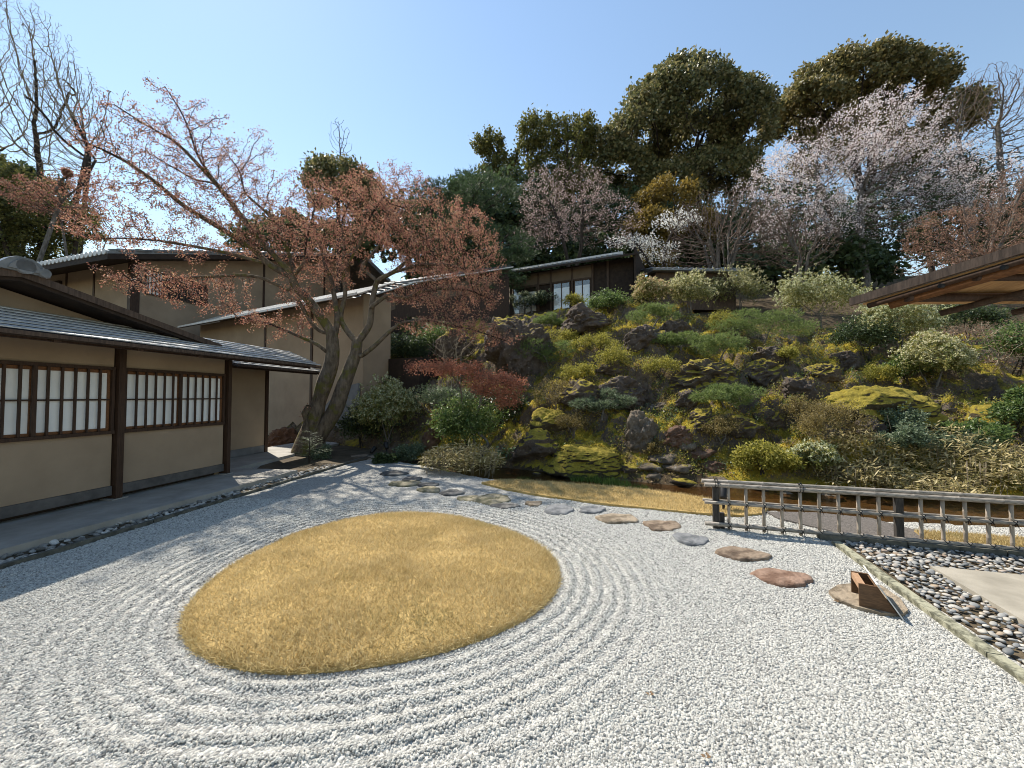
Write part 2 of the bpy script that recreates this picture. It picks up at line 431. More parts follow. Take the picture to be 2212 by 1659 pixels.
def hillmat():
    m, t, b, o = new_mat('mossy_hillside')
    at = t.nodes.new('ShaderNodeAttribute'); at.attribute_name = 'moss'
    soil = ramp(t, [(.3, (.055, .04, .025)), (.55, (.115, .085, .052)), (.8, (.19, .15, .10))], noise(t, 3.5, 8, .7))
    moss = ramp(t, [(.3, (.17, .145, .025)), (.5, (.37, .30, .042)), (.75, (.56, .42, .06))], noise(t, 2.2, 8, .7))
    ad = t.nodes.new('ShaderNodeMath'); ad.operation = 'MULTIPLY_ADD'
    t.links.new(noise(t, 5, 6, .7), ad.inputs[0]); ad.inputs[1].default_value = .9
    t.links.new(at.outputs['Fac'], ad.inputs[2])
    mr = t.nodes.new('ShaderNodeMapRange'); mr.inputs[1].default_value = .82; mr.inputs[2].default_value = 1.0
    t.links.new(ad.outputs[0], mr.inputs[0])
    mx = t.nodes.new('ShaderNodeMix'); mx.data_type = 'RGBA'
    t.links.new(mr.outputs[0], mx.inputs[0]); t.links.new(soil, mx.inputs[6]); t.links.new(moss, mx.inputs[7])
    g = t.nodes.new('ShaderNodeNewGeometry'); sp = t.nodes.new('ShaderNodeSeparateXYZ')
    t.links.new(g.outputs['Normal'], sp.inputs[0])
    rk = ramp(t, [(.3, (.05, .038, .03)), (.6, (.19, .15, .115)), (.75, (.36, .32, .27))], noise(t, 4.5, 9, .8))
    a2 = t.nodes.new('ShaderNodeMath'); a2.operation = 'MULTIPLY_ADD'
    t.links.new(noise(t, 2.6, 6, .7), a2.inputs[0]); a2.inputs[1].default_value = .5; t.links.new(sp.outputs[2], a2.inputs[2])
    m3 = t.nodes.new('ShaderNodeMapRange'); m3.inputs[1].default_value = .98; m3.inputs[2].default_value = .88
    t.links.new(a2.outputs[0], m3.inputs[0])
    m4 = t.nodes.new('ShaderNodeMix'); m4.data_type = 'RGBA'
    t.links.new(m3.outputs[0], m4.inputs[0]); t.links.new(mx.outputs[2], m4.inputs[6]); t.links.new(rk, m4.inputs[7])
    t.links.new(m4.outputs[2], b.inputs['Base Color'])
    b.inputs['Roughness'].default_value = .95
    b.inputs['Specular IOR Level'].default_value = .1
    bump(t, b, noise(t, 14, 9, .8), .09)
    return m
M['hill'] = hillmat()
def watermat():
    m, t, b, o = new_mat('shallow_water')
    tr = t.nodes.new('ShaderNodeBsdfTransparent'); tr.inputs[0].default_value = (.80, .62, .42, 1)
    gl = t.nodes.new('ShaderNodeBsdfGlossy'); gl.inputs['Roughness'].default_value = .03
    lw = t.nodes.new('ShaderNodeFresnel'); lw.inputs[0].default_value = 1.33
    bp = t.nodes.new('ShaderNodeBump'); bp.inputs['Distance'].default_value = .012
    t.links.new(noise(t, 9, 4, stretch=(1, 2.5, 1)), bp.inputs['Height'])
    t.links.new(bp.outputs[0], gl.inputs['Normal']); t.links.new(bp.outputs[0], lw.inputs['Normal'])
    mx = t.nodes.new('ShaderNodeMixShader')
    t.links.new(lw.outputs[0], mx.inputs[0]); t.links.new(tr.outputs[0], mx.inputs[1]); t.links.new(gl.outputs[0], mx.inputs[2])
    t.links.new(mx.outputs[0], o.inputs[0])
    return m
M['water'] = watermat()
M['foam'] = mat('running_water', (.12, .11, .09), (.62, .63, .62), 22, .10, 30, .02, spec=.8)
def glassmat():
    m, t, b, o = new_mat('window_glass')
    tr = t.nodes.new('ShaderNodeBsdfTransparent')
    gl = t.nodes.new('ShaderNodeBsdfGlossy'); gl.inputs['Roughness'].default_value = .02
    mx = t.nodes.new('ShaderNodeMixShader')
    mx.inputs[0].default_value = .12
    t.links.new(tr.outputs[0], mx.inputs[1]); t.links.new(gl.outputs[0], mx.inputs[2])
    t.links.new(mx.outputs[0], o.inputs[0])
    return m
M['glass'] = glassmat()
# ------------------------------------------------------------------ terrain
FX = np.array([-60, -12, -8, -5, -2.5, 0, 1.7, 3.2, 5.4, 7.6, 14, 60.])
FY = np.array([18, 16, 13.6, 11.9, 10.1, 9.0, 7.98, 7.25, 6.85, 6.3, 5.6, 5.])
PS = np.array([-99, -.5, 0, .5, 2, 8, 12, 18, 32, 60, 200.])
PZ = np.array([-.16, -.16, -.06, .35, 1.35, 5.0, 5.9, 7.6, 13.5, 20, 24.])
def H(x, y, detail=True):
    x = np.asarray(x, float); y = np.asarray(y, float)
    s = y - np.interp(x, FX, FY)
    z = np.interp(s, PS, PZ)
    # the right-hand slope is gentler, and a little gully with a path climbs it
    k = np.clip((x - 5.5) / 4, 0, 1); k = k * k * (3 - 2 * k)
    z = np.where(s > 0, z * (1 - .26 * k * np.clip((16 - s) / 8, 0, 1)), z)
    px = 8.6 + (y - 7.5) * .62
    z = z - .55 * np.exp(-((x - px) / .9) ** 2) * np.clip(s / 1.5, 0, 1) * np.clip((14 - y) / 3, 0, 1)
    # level ground round the houses at the left
    q = np.clip((-7.5 - x) / 3, 0, 1) * np.clip((24 - y) / 5, 0, 1)
    z = z * (1 - q * .9)
    if detail:
        a = np.clip(s / 1.2, 0, 1)
        p = np.stack([x, y, x * 0], -1)
        rid = 1 - np.abs(fbm(p * .55 + 7, 4, 5))
        ph = z * 7.2 + 2.6 * fbm(p * .5 + 11, 3, 33)
        z = z + np.clip(s / 1.2, 0, 1) * np.clip((9.5 - s) / 2, 0, 1) * (.155 * np.sin(ph) + .05 * np.sin(ph * 2.7 + 1))
        # crags dip from upper left to lower right
        pr = np.stack([x * .80 + y * .60, (y * .80 - x * .60) * 2.1, x * 0], -1)
        r2 = 1 - np.abs(fbm(pr * .62 + 3, 4, 15)); r3 = 1 - np.abs(fbm(pr * 1.9, 3, 25))
        z = z + a * (.22 * (rid - .6) + .48 * (r2 - .62) + .17 * (r3 - .6) + .07 * fbm(p * 4, 3, 9)) * np.where(s > 9, .35, 1.0)
    return z
def T(u, v, ymin=5.0, ymax=80.0):
    """where the view ray through a pixel meets the hillside"""
    a, b = ray(u, v)
    Y = np.arange(ymin, ymax, .03)
    d = EYE + b * Y - H(a * Y, Y)
    i = np.argmax(d < 0)
    if d[i] >= 0: i = len(Y) - 1
    y = Y[i]
    return np.array((a * y, y, float(H(a * y, y))))

def axis(lo, f0, f1, hi, fine, coarse):
    l = np.arange(f0, f1 + 1e-6, fine)
    def tail(a, b):
        out, st, q = [], fine, a
        while (q < b):
            st = min(st * 1.25, coarse); q += st; out.append(q)
        return out
    r = tail(l[-1], hi); left = [2 * l[0] - q for q in tail(l[0], 2 * l[0] - lo)]
    return np.array(left[::-1] + list(l) + r)
xs = axis(-140, -6.5, 12.3, 140, .085, 4)
ys = axis(4.6, 5.6, 16.5, 230, .085, 5)
XX, YY = np.meshgrid(xs, ys)
ZZ = H(XX, YY)
V = np.stack([XX, YY, ZZ], -1).reshape(-1, 3)
nx, ny = len(xs), len(ys)
ii = (np.arange(ny - 1)[:, None] * nx + np.arange(nx - 1)[None]).ravel()
hill = npobj('hillside', V, np.stack([ii, ii + 1, ii + nx + 1, ii + nx], -1), M['hill'], smooth=True)
hill['kind'] = 'structure'
def mossval(x, y):
    p = np.stack([np.asarray(x, float), np.asarray(y, float), np.asarray(x, float) * 0], -1)
    s = np.asarray(y) - np.interp(x, FX, FY)
    m = .64 + .45 * fbm(p * .6 + 3, 4, 21)
    # bright moss bank between pool and cascade, and the mound on the right
    m = m + .55 * np.exp(-(((x - 1.7) / 1.0) ** 2 + ((y - 8.6) / .9) ** 2))
    m = m + .35 * np.exp(-(((x - 8.3) / 1.2) ** 2 + ((y - 9.6) / 1.1) ** 2))
    m = m - .5 * np.clip((-1.5 - x) / 1.5, 0, 1)
    return np.where(s < 0, 0, np.where(s > 8.5, .1, m))
at = hill.data.attributes.new('moss', 'FLOAT', 'POINT')
at.data.foreach_set('value', mossval(XX, YY).astype(np.float32).ravel())

b = MB(); b.hexa([(-900, -900, -3.4), (900, -900, -3.4), (900, 900, -3.4), (-900, 900, -3.4), (-900, -900, -.4), (900, -900, -.4), (900, 900, -.4), (-900, 900, -.4)])
b.build('ground', M['wildground'])['kind'] = 'structure'

# ------------------------------------------------------------------ grass island outline (nearly round, measured on the ground)
gp = np.array([(-2.26, 2.63), (-2.43, 2.91), (-2.50, 3.22), (-2.56, 3.68), (-2.53, 4.2), (-2.29, 4.73), (-1.85, 5.06), (-1.45, 5.16), (-.89, 5.1), (-.32, 4.76),
               (.12, 4.3), (.36, 3.84), (.44, 3.44), (.32, 3.08), (.15, 2.88), (-.08, 2.63), (-.36, 2.44), (-.63, 2.35), (-.93, 2.29), (-1.29, 2.26), (-1.66, 2.32), (-1.98, 2.44)])
IC = np.array((-1.1, 3.68))
gt = np.arctan2(gp[:, 1] - IC[1], gp[:, 0] - IC[0]); gr = np.hypot(gp[:, 0] - IC[0], gp[:, 1] - IC[1])
FA = np.stack([np.ones_like(gt)] + [f(k * gt) for k in (1, 2, 3) for f in (np.cos, np.sin)], -1)
fc = np.linalg.lstsq(FA, gr, rcond=None)[0]
def isl_r(t):
    return sum(fc[i] * q for i, q in enumerate([np.ones_like(t)] + [f(k * t) for k in (1, 2, 3) for f in (np.cos, np.sin)]))
def isl_d(x, y):
    """distance outside the island edge (negative inside)"""
    t = np.arctan2(y - IC[1], x - IC[0])
    return np.hypot(x - IC[0], y - IC[1]) - isl_r(t)
def rake(x, y):
    d = isl_d(x, y)
    p = np.stack([x, y, x * 0], -1)
    w = np.clip(d / .05, 0, 1) * np.clip((1.1 - d) / .6, 0, 1)
    g = .5 + .5 * np.cos(2 * math.pi * (d / .108 + .08 * fbm(p * 1.3, 2, 3)))
    # straight raking beyond, along the house
    q = (x * .989 - y * .148) / .17 + .1 * fbm(p * .9, 2, 8)
    w2 = np.clip((d - .9) / .5, 0, 1) * np.clip((-.6 - x) / .8, 0, 1) * .45
    return (.021 * w * g * (.75 + .5 * fbm(p * .8, 2, 31)) + .010 * w2 * (.5 + .5 * np.cos(2 * math.pi * q)) + .006 * fbm(p * 2.2, 3, 12))

# ------------------------------------------------------------------ gravel court
LAWN_NEAR = [(1040, 1046), (1085, 1058), (1130, 1067), (1190, 1077), (1250, 1085), (1330, 1095), (1400, 1102), (1510, 1113), (1600, 1118), (1650, 1113)]
LAWN_FAR = [(1660, 1100), (1600, 1092), (1540, 1083), (1470, 1071), (1400, 1062), (1330, 1055), (1250, 1049), (1180, 1044), (1130, 1041), (1080, 1040)]
lawn_poly = [G(*q)[:2] for q in LAWN_NEAR + LAWN_FAR]
cx = np.arange(-7.6, 8.01, .06); cy = np.arange(.6, 13.01, .06)
CX, CY = np.meshgrid(cx, cy)
CZ = rake(CX, CY)
far = np.array([-8, -6, -5, -4.3, -2.2, -.6, .1, 1.0, 2.0, 3.6, 4.6, 8.5]); fary = np.array([12.6, 12.2, 11.6, 10.6, 9.0, 7.6, 7.2, 6.75, 6.25, 5.45, 5.0, 4.4])
keep = CY < np.interp(CX, far, fary)
idx = -np.ones(CX.shape, int)
cell = keep[:-1, :-1] & keep[1:, :-1] & keep[:-1, 1:] & keep[1:, 1:]
used = np.zeros_like(keep); used[:-1, :-1] |= cell; used[1:, :-1] |= cell; used[:-1, 1:] |= cell; used[1:, 1:] |= cell
idx[used] = np.arange(used.sum())
F = np.stack([idx[:-1, :-1], idx[:-1, 1:], idx[1:, 1:], idx[1:, :-1]], -1)[cell]
court = npobj('gravel_court', np.stack([CX[used], CY[used], CZ[used]], -1), F, M['gravel'], smooth=True)
court['kind'] = 'structure'
b = MB(); b.hexa([(-30, -12, -.35), (30, -12, -.35), (30, .62, -.35), (-30, .62, -.35), (-30, -12, -.004), (30, -12, -.004), (30, .62, -.004), (-30, .62, -.004)])
b.build('gravel_forecourt', M['gravel'])['kind'] = 'structure'

# loose stones on the near part of the court, scattered by geometry nodes
N = 580000
yy = np.sqrt(rng.uniform(1.2 ** 2, 6.0 ** 2, N)); xx = rng.uniform(-1.42, 1.42, N) * yy
KA, KB = np.array((3.44, 4.16)), np.array((2.83, 2.18))
def kerbx(y): return KA[0] + (y - KA[1]) * (KB[0] - KA[0]) / (KB[1] - KA[1])
WO, WA = np.array((-5.533, 7.455)), np.array((.148, .989))
def wall_n(x, y): return (x - WO[0]) * WA[1] - (y - WO[1]) * WA[0]
ok = (isl_d(xx, yy) > -.01) & (wall_n(xx, yy) > 1.42) & ((xx < kerbx(yy) - .02) | (yy > 4.25)) & (yy < np.interp(xx, far, fary) - .1)
ok &= rng.uniform(0, 1, N) < np.clip(1.25 - (yy - 3) * .27, .25, 1)
xx, yy = xx[ok], yy[ok]
zz = rake(xx, yy)
me = bpy.data.meshes.new('gravel')
me.vertices.add(len(xx)); me.vertices.foreach_set('co', np.stack([xx, yy, zz], -1).astype(np.float32).ravel())
def fattr(nm, tp, arr):
    a = me.attributes.new(nm, tp, 'POINT'); a.data.foreach_set('vector' if tp == 'FLOAT_VECTOR' else 'value', arr.astype(np.float32).ravel())
fattr('rot', 'FLOAT_VECTOR', rng.uniform(0, 6.28, (len(xx), 3)))
sc_ = rng.uniform(.55, 1.25, (len(xx), 1)) * rng.uniform(.65, 1.3, (len(xx), 3)) * (1 + np.clip(yy - 3, 0, 3) * .14)[:, None]
fattr('scl', 'FLOAT_VECTOR', sc_)
me.materials.append(M['gravelstone'])
gravel = link('gravel', me); gravel['kind'] = 'stuff'
tag(gravel, 'loose white and grey gravel stones raked around the grass island', 'gravel')
ng = bpy.data.node_groups.new('scatter_stones', 'GeometryNodeTree')
ng.interface.new_socket('Geometry', in_out='INPUT', socket_type='NodeSocketGeometry')
ng.interface.new_socket('Geometry', in_out='OUTPUT', socket_type='NodeSocketGeometry')
gi = ng.nodes.new('NodeGroupInput'); go = ng.nodes.new('NodeGroupOutput')
ico = ng.nodes.new('GeometryNodeMeshIcoSphere'); ico.inputs['Radius'].default_value = .0079; ico.inputs['Subdivisions'].default_value = 1
sm = ng.nodes.new('GeometryNodeSetMaterial'); sm.inputs['Material'].default_value = M['gravelstone']
iop = ng.nodes.new('GeometryNodeInstanceOnPoints')
def nattr(nm):
    n = ng.nodes.new('GeometryNodeInputNamedAttribute'); n.data_type = 'FLOAT_VECTOR'; n.inputs['Name'].default_value = nm
    return n.outputs[0]
e2r = ng.nodes.new('FunctionNodeEulerToRotation')
ng.links.new(nattr('rot'), e2r.inputs[0])
m2p = ng.nodes.new('GeometryNodeMeshToPoints')
ng.links.new(gi.outputs[0], m2p.inputs[0])
ng.links.new(m2p.outputs[0], iop.inputs['Points'])
ng.links.new(ico.outputs[0], sm.inputs[0]); ng.links.new(sm.outputs[0], iop.inputs['Instance'])
ng.links.new(e2r.outputs[0], iop.inputs['Rotation']); ng.links.new(nattr('scl'), iop.inputs['Scale'])
ng.links.new(iop.outputs[0], go.inputs[0])
md = gravel.modifiers.new('scatter', 'NODES'); md.node_group = ng

# ------------------------------------------------------------------ blades (used by all grass and leaves)
def blades(base, d, L, W, up=None, fold=0.0):
    """one rhombic leaf per row: base point, direction, length, width"""
    n = len(base)
    d = d / (np.linalg.norm(d, axis=1, keepdims=True) + 1e-9)
    if up is None: up = rng.normal(size=(n, 3))
    s = np.cross(d, up); s /= np.linalg.norm(s, axis=1, keepdims=True) + 1e-9
    nn = np.cross(s, d)
    L = np.broadcast_to(np.asarray(L, float), (n,))[:, None]; W = np.broadcast_to(np.asarray(W, float), (n,))[:, None]
    mid = base + d * L * .5
    V = np.stack([base, mid + s * W * .5 + nn * W * fold, base + d * L, mid - s * W * .5 + nn * W * fold], 1).reshape(-1, 3)
    return V, np.arange(4 * n).reshape(n, 4)
def tri_blades(base, d, L, W, bend):
    n = len(base)
    d = d / (np.linalg.norm(d, axis=1, keepdims=True) + 1e-9)
    s = np.cross(d, rng.normal(size=(n, 3))); s /= np.linalg.norm(s, axis=1, keepdims=True) + 1e-9
    L = np.broadcast_to(np.asarray(L, float), (n,))[:, None]; W = np.broadcast_to(np.asarray(W, float), (n,))[:, None]
    V = np.stack([base - s * W * .5, base + s * W * .5, base + d * L + bend], 1).reshape(-1, 3)
    return V, np.arange(3 * n).reshape(n, 3)

# ------------------------------------------------------------------ grass island
nt, nr = 120, 16
tt = np.linspace(0, 2 * math.pi, nt, endpoint=False)
rr = np.linspace(0, 1, nr) ** .7
V = [(IC[0], IC[1], .115)]
def dome(q):                     # q: 0 centre .. 1 edge
    return .03 + .085 * (1 - q ** 6)
for q in rr[1:]:
    rad = isl_r(tt) * q
    V += list(zip(IC[0] + rad * np.cos(tt), IC[1] + rad * np.sin(tt), np.full(nt, dome(q))))
rad = isl_r(tt) + .004
V += list(zip(IC[0] + rad * np.cos(tt), IC[1] + rad * np.sin(tt), np.full(nt, -.03)))
tri = [(0, 1 + k, 1 + (k + 1) % nt) for k in range(nt)]
quad = [(1 + j * nt + k, 1 + (j + 1) * nt + k, 1 + (j + 1) * nt + (k + 1) % nt, 1 + j * nt + (k + 1) % nt) for j in range(nr - 1) for k in range(nt)]
npobj('lawn_island', np.array(V), [np.array(tri), np.array(quad)], M['lawn'], smooth=True)['kind'] = 'structure'
n = 125000
t_ = rng.uniform(0, 2 * math.pi, n); q_ = np.sqrt(rng.uniform(0, 1, n))
edge = rng.uniform(0, 1, n) < .06
q_[edge] = rng.uniform(.97, 1.012, edge.sum())
rad = isl_r(t_) * q_
bp_ = np.stack([IC[0] + rad * np.cos(t_), IC[1] + rad * np.sin(t_), dome(q_) - .006], -1)
lean = fbm(np.stack([bp_[:, 0] * 5, bp_[:, 1] * 5, bp_[:, 0] * 0], -1), 2, 40)
d_ = np.stack([rng.normal(0, .55, n) + .25 * lean, rng.normal(0, .55, n) - .2 * lean, np.full(n, .8)], -1)
L_ = rng.uniform(.025, .06, n) * (1 + .3 * fbm(bp_ * 3, 2, 50))
V, F = tri_blades(bp_, d_, L_, rng.uniform(.0035, .006, n), np.stack([rng.normal(0, .014, n), rng.normal(0, .014, n), -rng.uniform(0, .012, n)], -1))
g = npobj('dry_grass', V, F, M['drygrass']); g['kind'] = 'stuff'
tag(g, 'short golden dry grass covering the round lawn island in the gravel', 'grass')

# ------------------------------------------------------------------ lawn strip by the stream, second lawn and path behind the fence
def sheet(name, poly, z0, z1, m):
    o = MB().poly(poly, z0, z1).build(name, m); o['kind'] = 'structure'; return o
def inside(poly, x, y):
    r = np.zeros(len(x), bool); p = np.array(poly)
    for (x0, y0), (x1, y1) in zip(p, np.roll(p, -1, 0)):
        c = ((y0 > y) != (y1 > y)) & (x < (x1 - x0) * (y - y0) / (y1 - y0 + 1e-12) + x0)
        r ^= c
    return r
sheet('lawn_strip', lawn_poly, -.2, .035, M['lawn'])
lawn2 = [G(*q)[:2] for q in [(1975, 1152), (2060, 1158), (2140, 1164), (2260, 1172), (2300, 1205), (2180, 1195), (2060, 1180), (2000, 1172)]]
sheet('lawn_patch', lawn2, -.2, .032, M['lawn'])
path2 = [G(*q)[:2] for q in [(1655, 1108), (1760, 1110), (1880, 1122), (1985, 1150), (2015, 1176), (1960, 1180), (1870, 1168), (1760, 1142), (1680, 1122)]]
sheet('gravel_path', path2, -.2, .022, M['darkgravel'])
def grass_on(name, poly, z, n, mt, lo, hi, label, w=.006):
    p = np.array(poly); x = rng.uniform(p[:, 0].min(), p[:, 0].max(), n); y = rng.uniform(p[:, 1].min(), p[:, 1].max(), n)
    k = inside(poly, x, y); x, y = x[k], y[k]; n = len(x)
    V, F = tri_blades(np.stack([x, y, np.full(n, z)], -1), np.stack([rng.normal(0, .5, n), rng.normal(0, .5, n), np.full(n, .9)], -1), rng.uniform(lo, hi, n), rng.uniform(w * .6, w, n), rng.normal(0, .008, (n, 3)))
    o = npobj(name, V, F, mt); o['kind'] = 'stuff'; return tag(o, label, 'grass')
grass_on('dry_grass', lawn_poly, .03, 60000, M['drygrass'], .025, .055, 'strip of straw coloured grass between the gravel and the stream', .008)
grass_on('dry_grass', lawn2, .03, 16000, M['drygrass'], .025, .055, 'patch of dry grass seen through the right end of the bamboo fence', .008)

# ------------------------------------------------------------------ stream
wp = [(-1.6, 9.3), (-.9, 8.0), (-.2, 7.1), (1.0, 6.4), (2.2, 5.8), (3.4, 5.2), (5.0, 4.75), (9, 4.6), (9, 6.3), (7.6, 6.6), (5.4, 7.1), (3.6, 7.6), (2.6, 8.1), (1.2, 8.8), (-.3, 9.6)]
b = MB(); b.v = [(x, y, -.075) for x, y in wp]; b.f = [tuple(range(len(wp)))]
b.build('stream', M['water'])['kind'] = 'structure'
bed = mat('stream_bed', (.045, .034, .02), (.11, .083, .048), 3, .9, 30, .02)
b = MB(); b.poly(wp, -.5, -.150).build('stream_bed', bed)['kind'] = 'structure'

# ------------------------------------------------------------------ paving on the right
def kdir():
    d = KB - KA; return d / np.linalg.norm(d)
kd = kdir(); kn = np.array((kd[1] * -1, kd[0]))       # points to +X side
if kn[0] < 0: kn = -kn
k0 = KA - kd * .05
for i in range(4):
    a = k0 + kd * (.95 * i + .004); c = k0 + kd * (.95 * (i + 1) - .006)
    o = MB().poly([a, c, c + kn * .078, a + kn * .078], -.15, .035).build('kerb', M['kerbmat'], origin=(*a, 0))
    tag(o, ['lichened kerb stone at the foot of the bamboo fence', 'lichened kerb stone beside the wooden box', 'lichened kerb stone between gravel and pebbles near the right edge', 'nearest lichened kerb stone at the lower right corner'][i], 'kerb', 'kerb stones along the pebble strip')
dk0, dk1 = np.array((3.40, 4.30)), np.array((5.6, 3.62))
dd = (dk1 - dk0) / np.linalg.norm(dk1 - dk0); dn = np.array((-dd[1], dd[0]))
for i in range(3):
    a = dk0 + dd * (.78 * i + .004); c = dk0 + dd * (.78 * (i + 1) - .006)
    o = MB().poly([a, c, c + dn * .09, a + dn * .09], -.15, .07).build('kerb', M['kerbdark'], origin=(*a, 0))
    tag(o, ['dark kerb stone under the middle of the bamboo fence', 'dark kerb stone under the right half of the bamboo fence', 'dark kerb stone under the far right end of the bamboo fence'][i], 'kerb', 'dark kerb stones under the fence')
slab = [(3.80, 3.54), (5.8, 2.98), (5.6, 1.2), (3.02, 1.2)]
sheet('paving_slab', slab, -.15, .055, M['slabmat'])
bedp = [KA + kn * .1 - kd * .02, dk1 + (.1, 0), (5.8, 2.6), (2.6, 1.2), (2.62, 1.2)]
sheet('pebble_bed', [KA + kn * .102, dk1, (6.0, 2.6), (5.6, 1.0), (2.57 + .1, 1.0)], -.15, .008, M['earth'])
bedo = bpy.data.objects['pebble_bed']
def icos(sub):
    import bmesh
    bm = bmesh.new(); bmesh.ops.create_icosphere(bm, subdivisions=sub, radius=1)
    V = np.array([v.co for v in bm.verts]); F = np.array([[v.index for v in f.verts] for f in bm.faces]); bm.free()
    return V, F
IC1, IC2, IC3, IC4, IC5, IC6 = [icos(k) for k in range(1, 7)]
pm = []
for k in range(6):
    V, F = IC3 if k < 0 else IC2
    S = np.array((1, rng.uniform(.6, .85), rng.uniform(.38, .55)))
    pm.append((V * S * (1 + .13 * fbm(V * 1.1 + k * 9, 2, k))[:, None], F))
cand = []
def pebok(x, y):
    p = np.array((x, y))
    if (p - KA) @ kn < .125: return False
    if (p - dk0) @ dn > -.02: return False
    return True
pts = []
slab_in = [(3.83, 3.50), (5.8, 2.94), (5.6, 1.1), (3.06, 1.1)]
for _ in range(17000):
    y = rng.uniform(1.05, 4.4); x = rng.uniform(2.5, 5.6)
    if not pebok(x, y) or inside(slab_in, np.array([x]), np.array([y]))[0]: continue
    r = rng.uniform(.014, .030)
    if pts:
        q = np.array(pts)
        if np.any(np.hypot(q[:, 0] - x, q[:, 1] - y) < (q[:, 2] + r) * .80): continue
    pts.append((x, y, r))
pts.sort(key=lambda p: (p[0] / p[1] > 1.36, -p[2] / p[1]))
pmesh = [npmesh('pebble', V, F, M['pebble'], True) for V, F in pm]
VV, FF, off = [], [], 0
def eul(a, b, c):
    ca, sa, cb, sb, cc, sc = math.cos(a), math.sin(a), math.cos(b), math.sin(b), math.cos(c), math.sin(c)
    return np.array(((cc, -sc, 0), (sc, cc, 0), (0, 0, 1))) @ np.array(((cb, 0, sb), (0, 1, 0), (-sb, 0, cb))) @ np.array(((1, 0, 0), (0, ca, -sa), (0, sa, ca)))
for i, (x, y, r) in enumerate(pts):
    e = (rng.normal(0, .25), rng.normal(0, .25), rng.uniform(0, 6.28)); z = .018 + rng.uniform(0, .02)
    if i < 300:
        o = bpy.data.objects.new('pebble', pmesh[i % 6]); COL.objects.link(o); o.parent = bedo
        o.location = (x, y, z); o.rotation_euler = e; o.scale = (r * 1.12,) * 3
    else:
        V, F = pm[i % 6]
        VV.append((V * r * 1.12) @ eul(*e).T + (x, y, z)); FF.append(F + off); off += len(V)
if VV:
    o = npobj('small_pebbles', np.concatenate(VV), np.concatenate(FF), M['pebbles'], bedo, smooth=True); o['kind'] = 'stuff'

# ------------------------------------------------------------------ apron of the near house and its drip edge
W1 = Frame((-5.533, 7.455, 0), (.148, .989))
b = MB(); b.hexa([W1.p(a, n, z) for z in (-.2, .10) for a, n in ((-9, -.6), (.55, -.6), (.55, 1.12), (-9, 1.02))])
b.build('concrete_apron', M['concrete'])['kind'] = 'structure'
b = MB(); b.hexa([W1.p(a, n, z) for z in (-.2, .09) for a, n in ((.56, -2.2), (5.5, -2.2), (5.2, -.75), (.56, -.35))])
b.build('concrete_step', M['concrete'])['kind'] = 'structure'
b = MB(); b.hexa([W1.p(a, n, z) for z in (-.2, .012) for a, n in ((-9, 1.02), (3.2, 1.14), (3.2, 1.42), (-9, 1.36))])
ge = b.build('drip_gutter', M['earth']); ge['kind'] = 'structure'
for i in range(5):
    a0 = -6.2 + i * 1.9
    o = MB().box(W1, a0, a0 + 1.885, 1.365 + .003 * i, 1.41 + .003 * i, -.1, .045).build('gutter_edge', M['kerbdark'], ge)
gm = [npmesh('stone', V * (1, 1, 1.1), F, M['gutter'], False) for V, F in pm[:4]]
k = 0
for a in np.arange(-5.0, 3.2, .062):
    for n in (1.10, 1.18, 1.27, 1.335):
        if k >= 300 or rng.uniform() < (.28 if a > -4 else .5): continue
        k += 1
        p = W1.p(a + rng.normal(0, .012), n + .01 * (a + 9) * .12 + rng.normal(0, .012), .025)
        o = bpy.data.objects.new('stone', gm[k % 4]); COL.objects.link(o); o.parent = ge
        o.location = p; o.rotation_euler = (rng.normal(0, .3), rng.normal(0, .3), rng.uniform(0, 6.28)); o.scale = (rng.uniform(.026, .045),) * 3
# dark soil bed round the maple
sheet('planting_bed', [W1.p(a, n, 0)[:2] for a, n in ((.6, 1.10), (2.6, 1.62), (3.1, 2.2), (4.2, 2.3), (5.5, 1.9), (7, 0), (7, -4), (5.6, -4), (5.4, -.9), (1.2, -.3), (.57, .1))], -.2, .03, M['earth'])

# ------------------------------------------------------------------ stepping stones
SS = [(1690, 1246, 106, 38, 'st_red', 'rust red stepping stone nearest the wooden box'),
      (1604, 1196, 98, 33, 'st_brown', 'round brown stepping stone between the grey and the red ones'),
      (1490, 1164, 68, 27, 'st_grey', 'smooth blue grey stepping stone left of the bamboo fence end'),
      (1430, 1135, 68, 24, 'st_brown', 'brown oval stepping stone next to the smooth grey one'),
      (1337, 1119, 84, 22, 'st_tan', 'wide tan stepping stone touching the straw lawn strip'),
      (1275, 1099, 54, 17, 'st_grey', 'grey stepping stone at the edge of the lawn strip'),
      (1211, 1101, 60, 26, 'st_grey', 'pointed slate grey stepping stone behind the grass island'),
      (1152, 1087, 45, 14, 'st_tan', 'small pale stepping stone behind the pointed slate one'),
      (1094, 1093, 56, 15, 'st_dark', 'dark stepping stone directly behind the grass island'),
      (1064, 1079, 76, 23, 'st_moss', 'large lumpy mossy stepping stone behind the grass island'),
      (1012, 1077, 50, 14, 'st_moss', 'flat mossy stepping stone left of the large lumpy one'),
      (974, 1064, 52, 14, 'st_dark', 'dark stepping stone in front of the pale bamboo grass'),
      (927, 1057, 52, 13, 'st_moss', 'low greyish stepping stone in the tree shadow'),
      (928, 1046, 46, 9, 'st_dark', 'thin dark stepping stone close to the bamboo grass'),
      (872, 1043, 62, 13, 'st_moss', 'stepping stone half covered by the maple shadow'),
      (893, 1034, 44, 10, 'st_dark', 'far slate stepping stone beside the green ground cover'),
      (846, 1022, 56, 12, 'st_dark', 'dark double stepping stone near the white flowering bush'),
      (790, 987, 74, 12, 'st_tan', 'farthest flat stepping stone by the maple roots')]
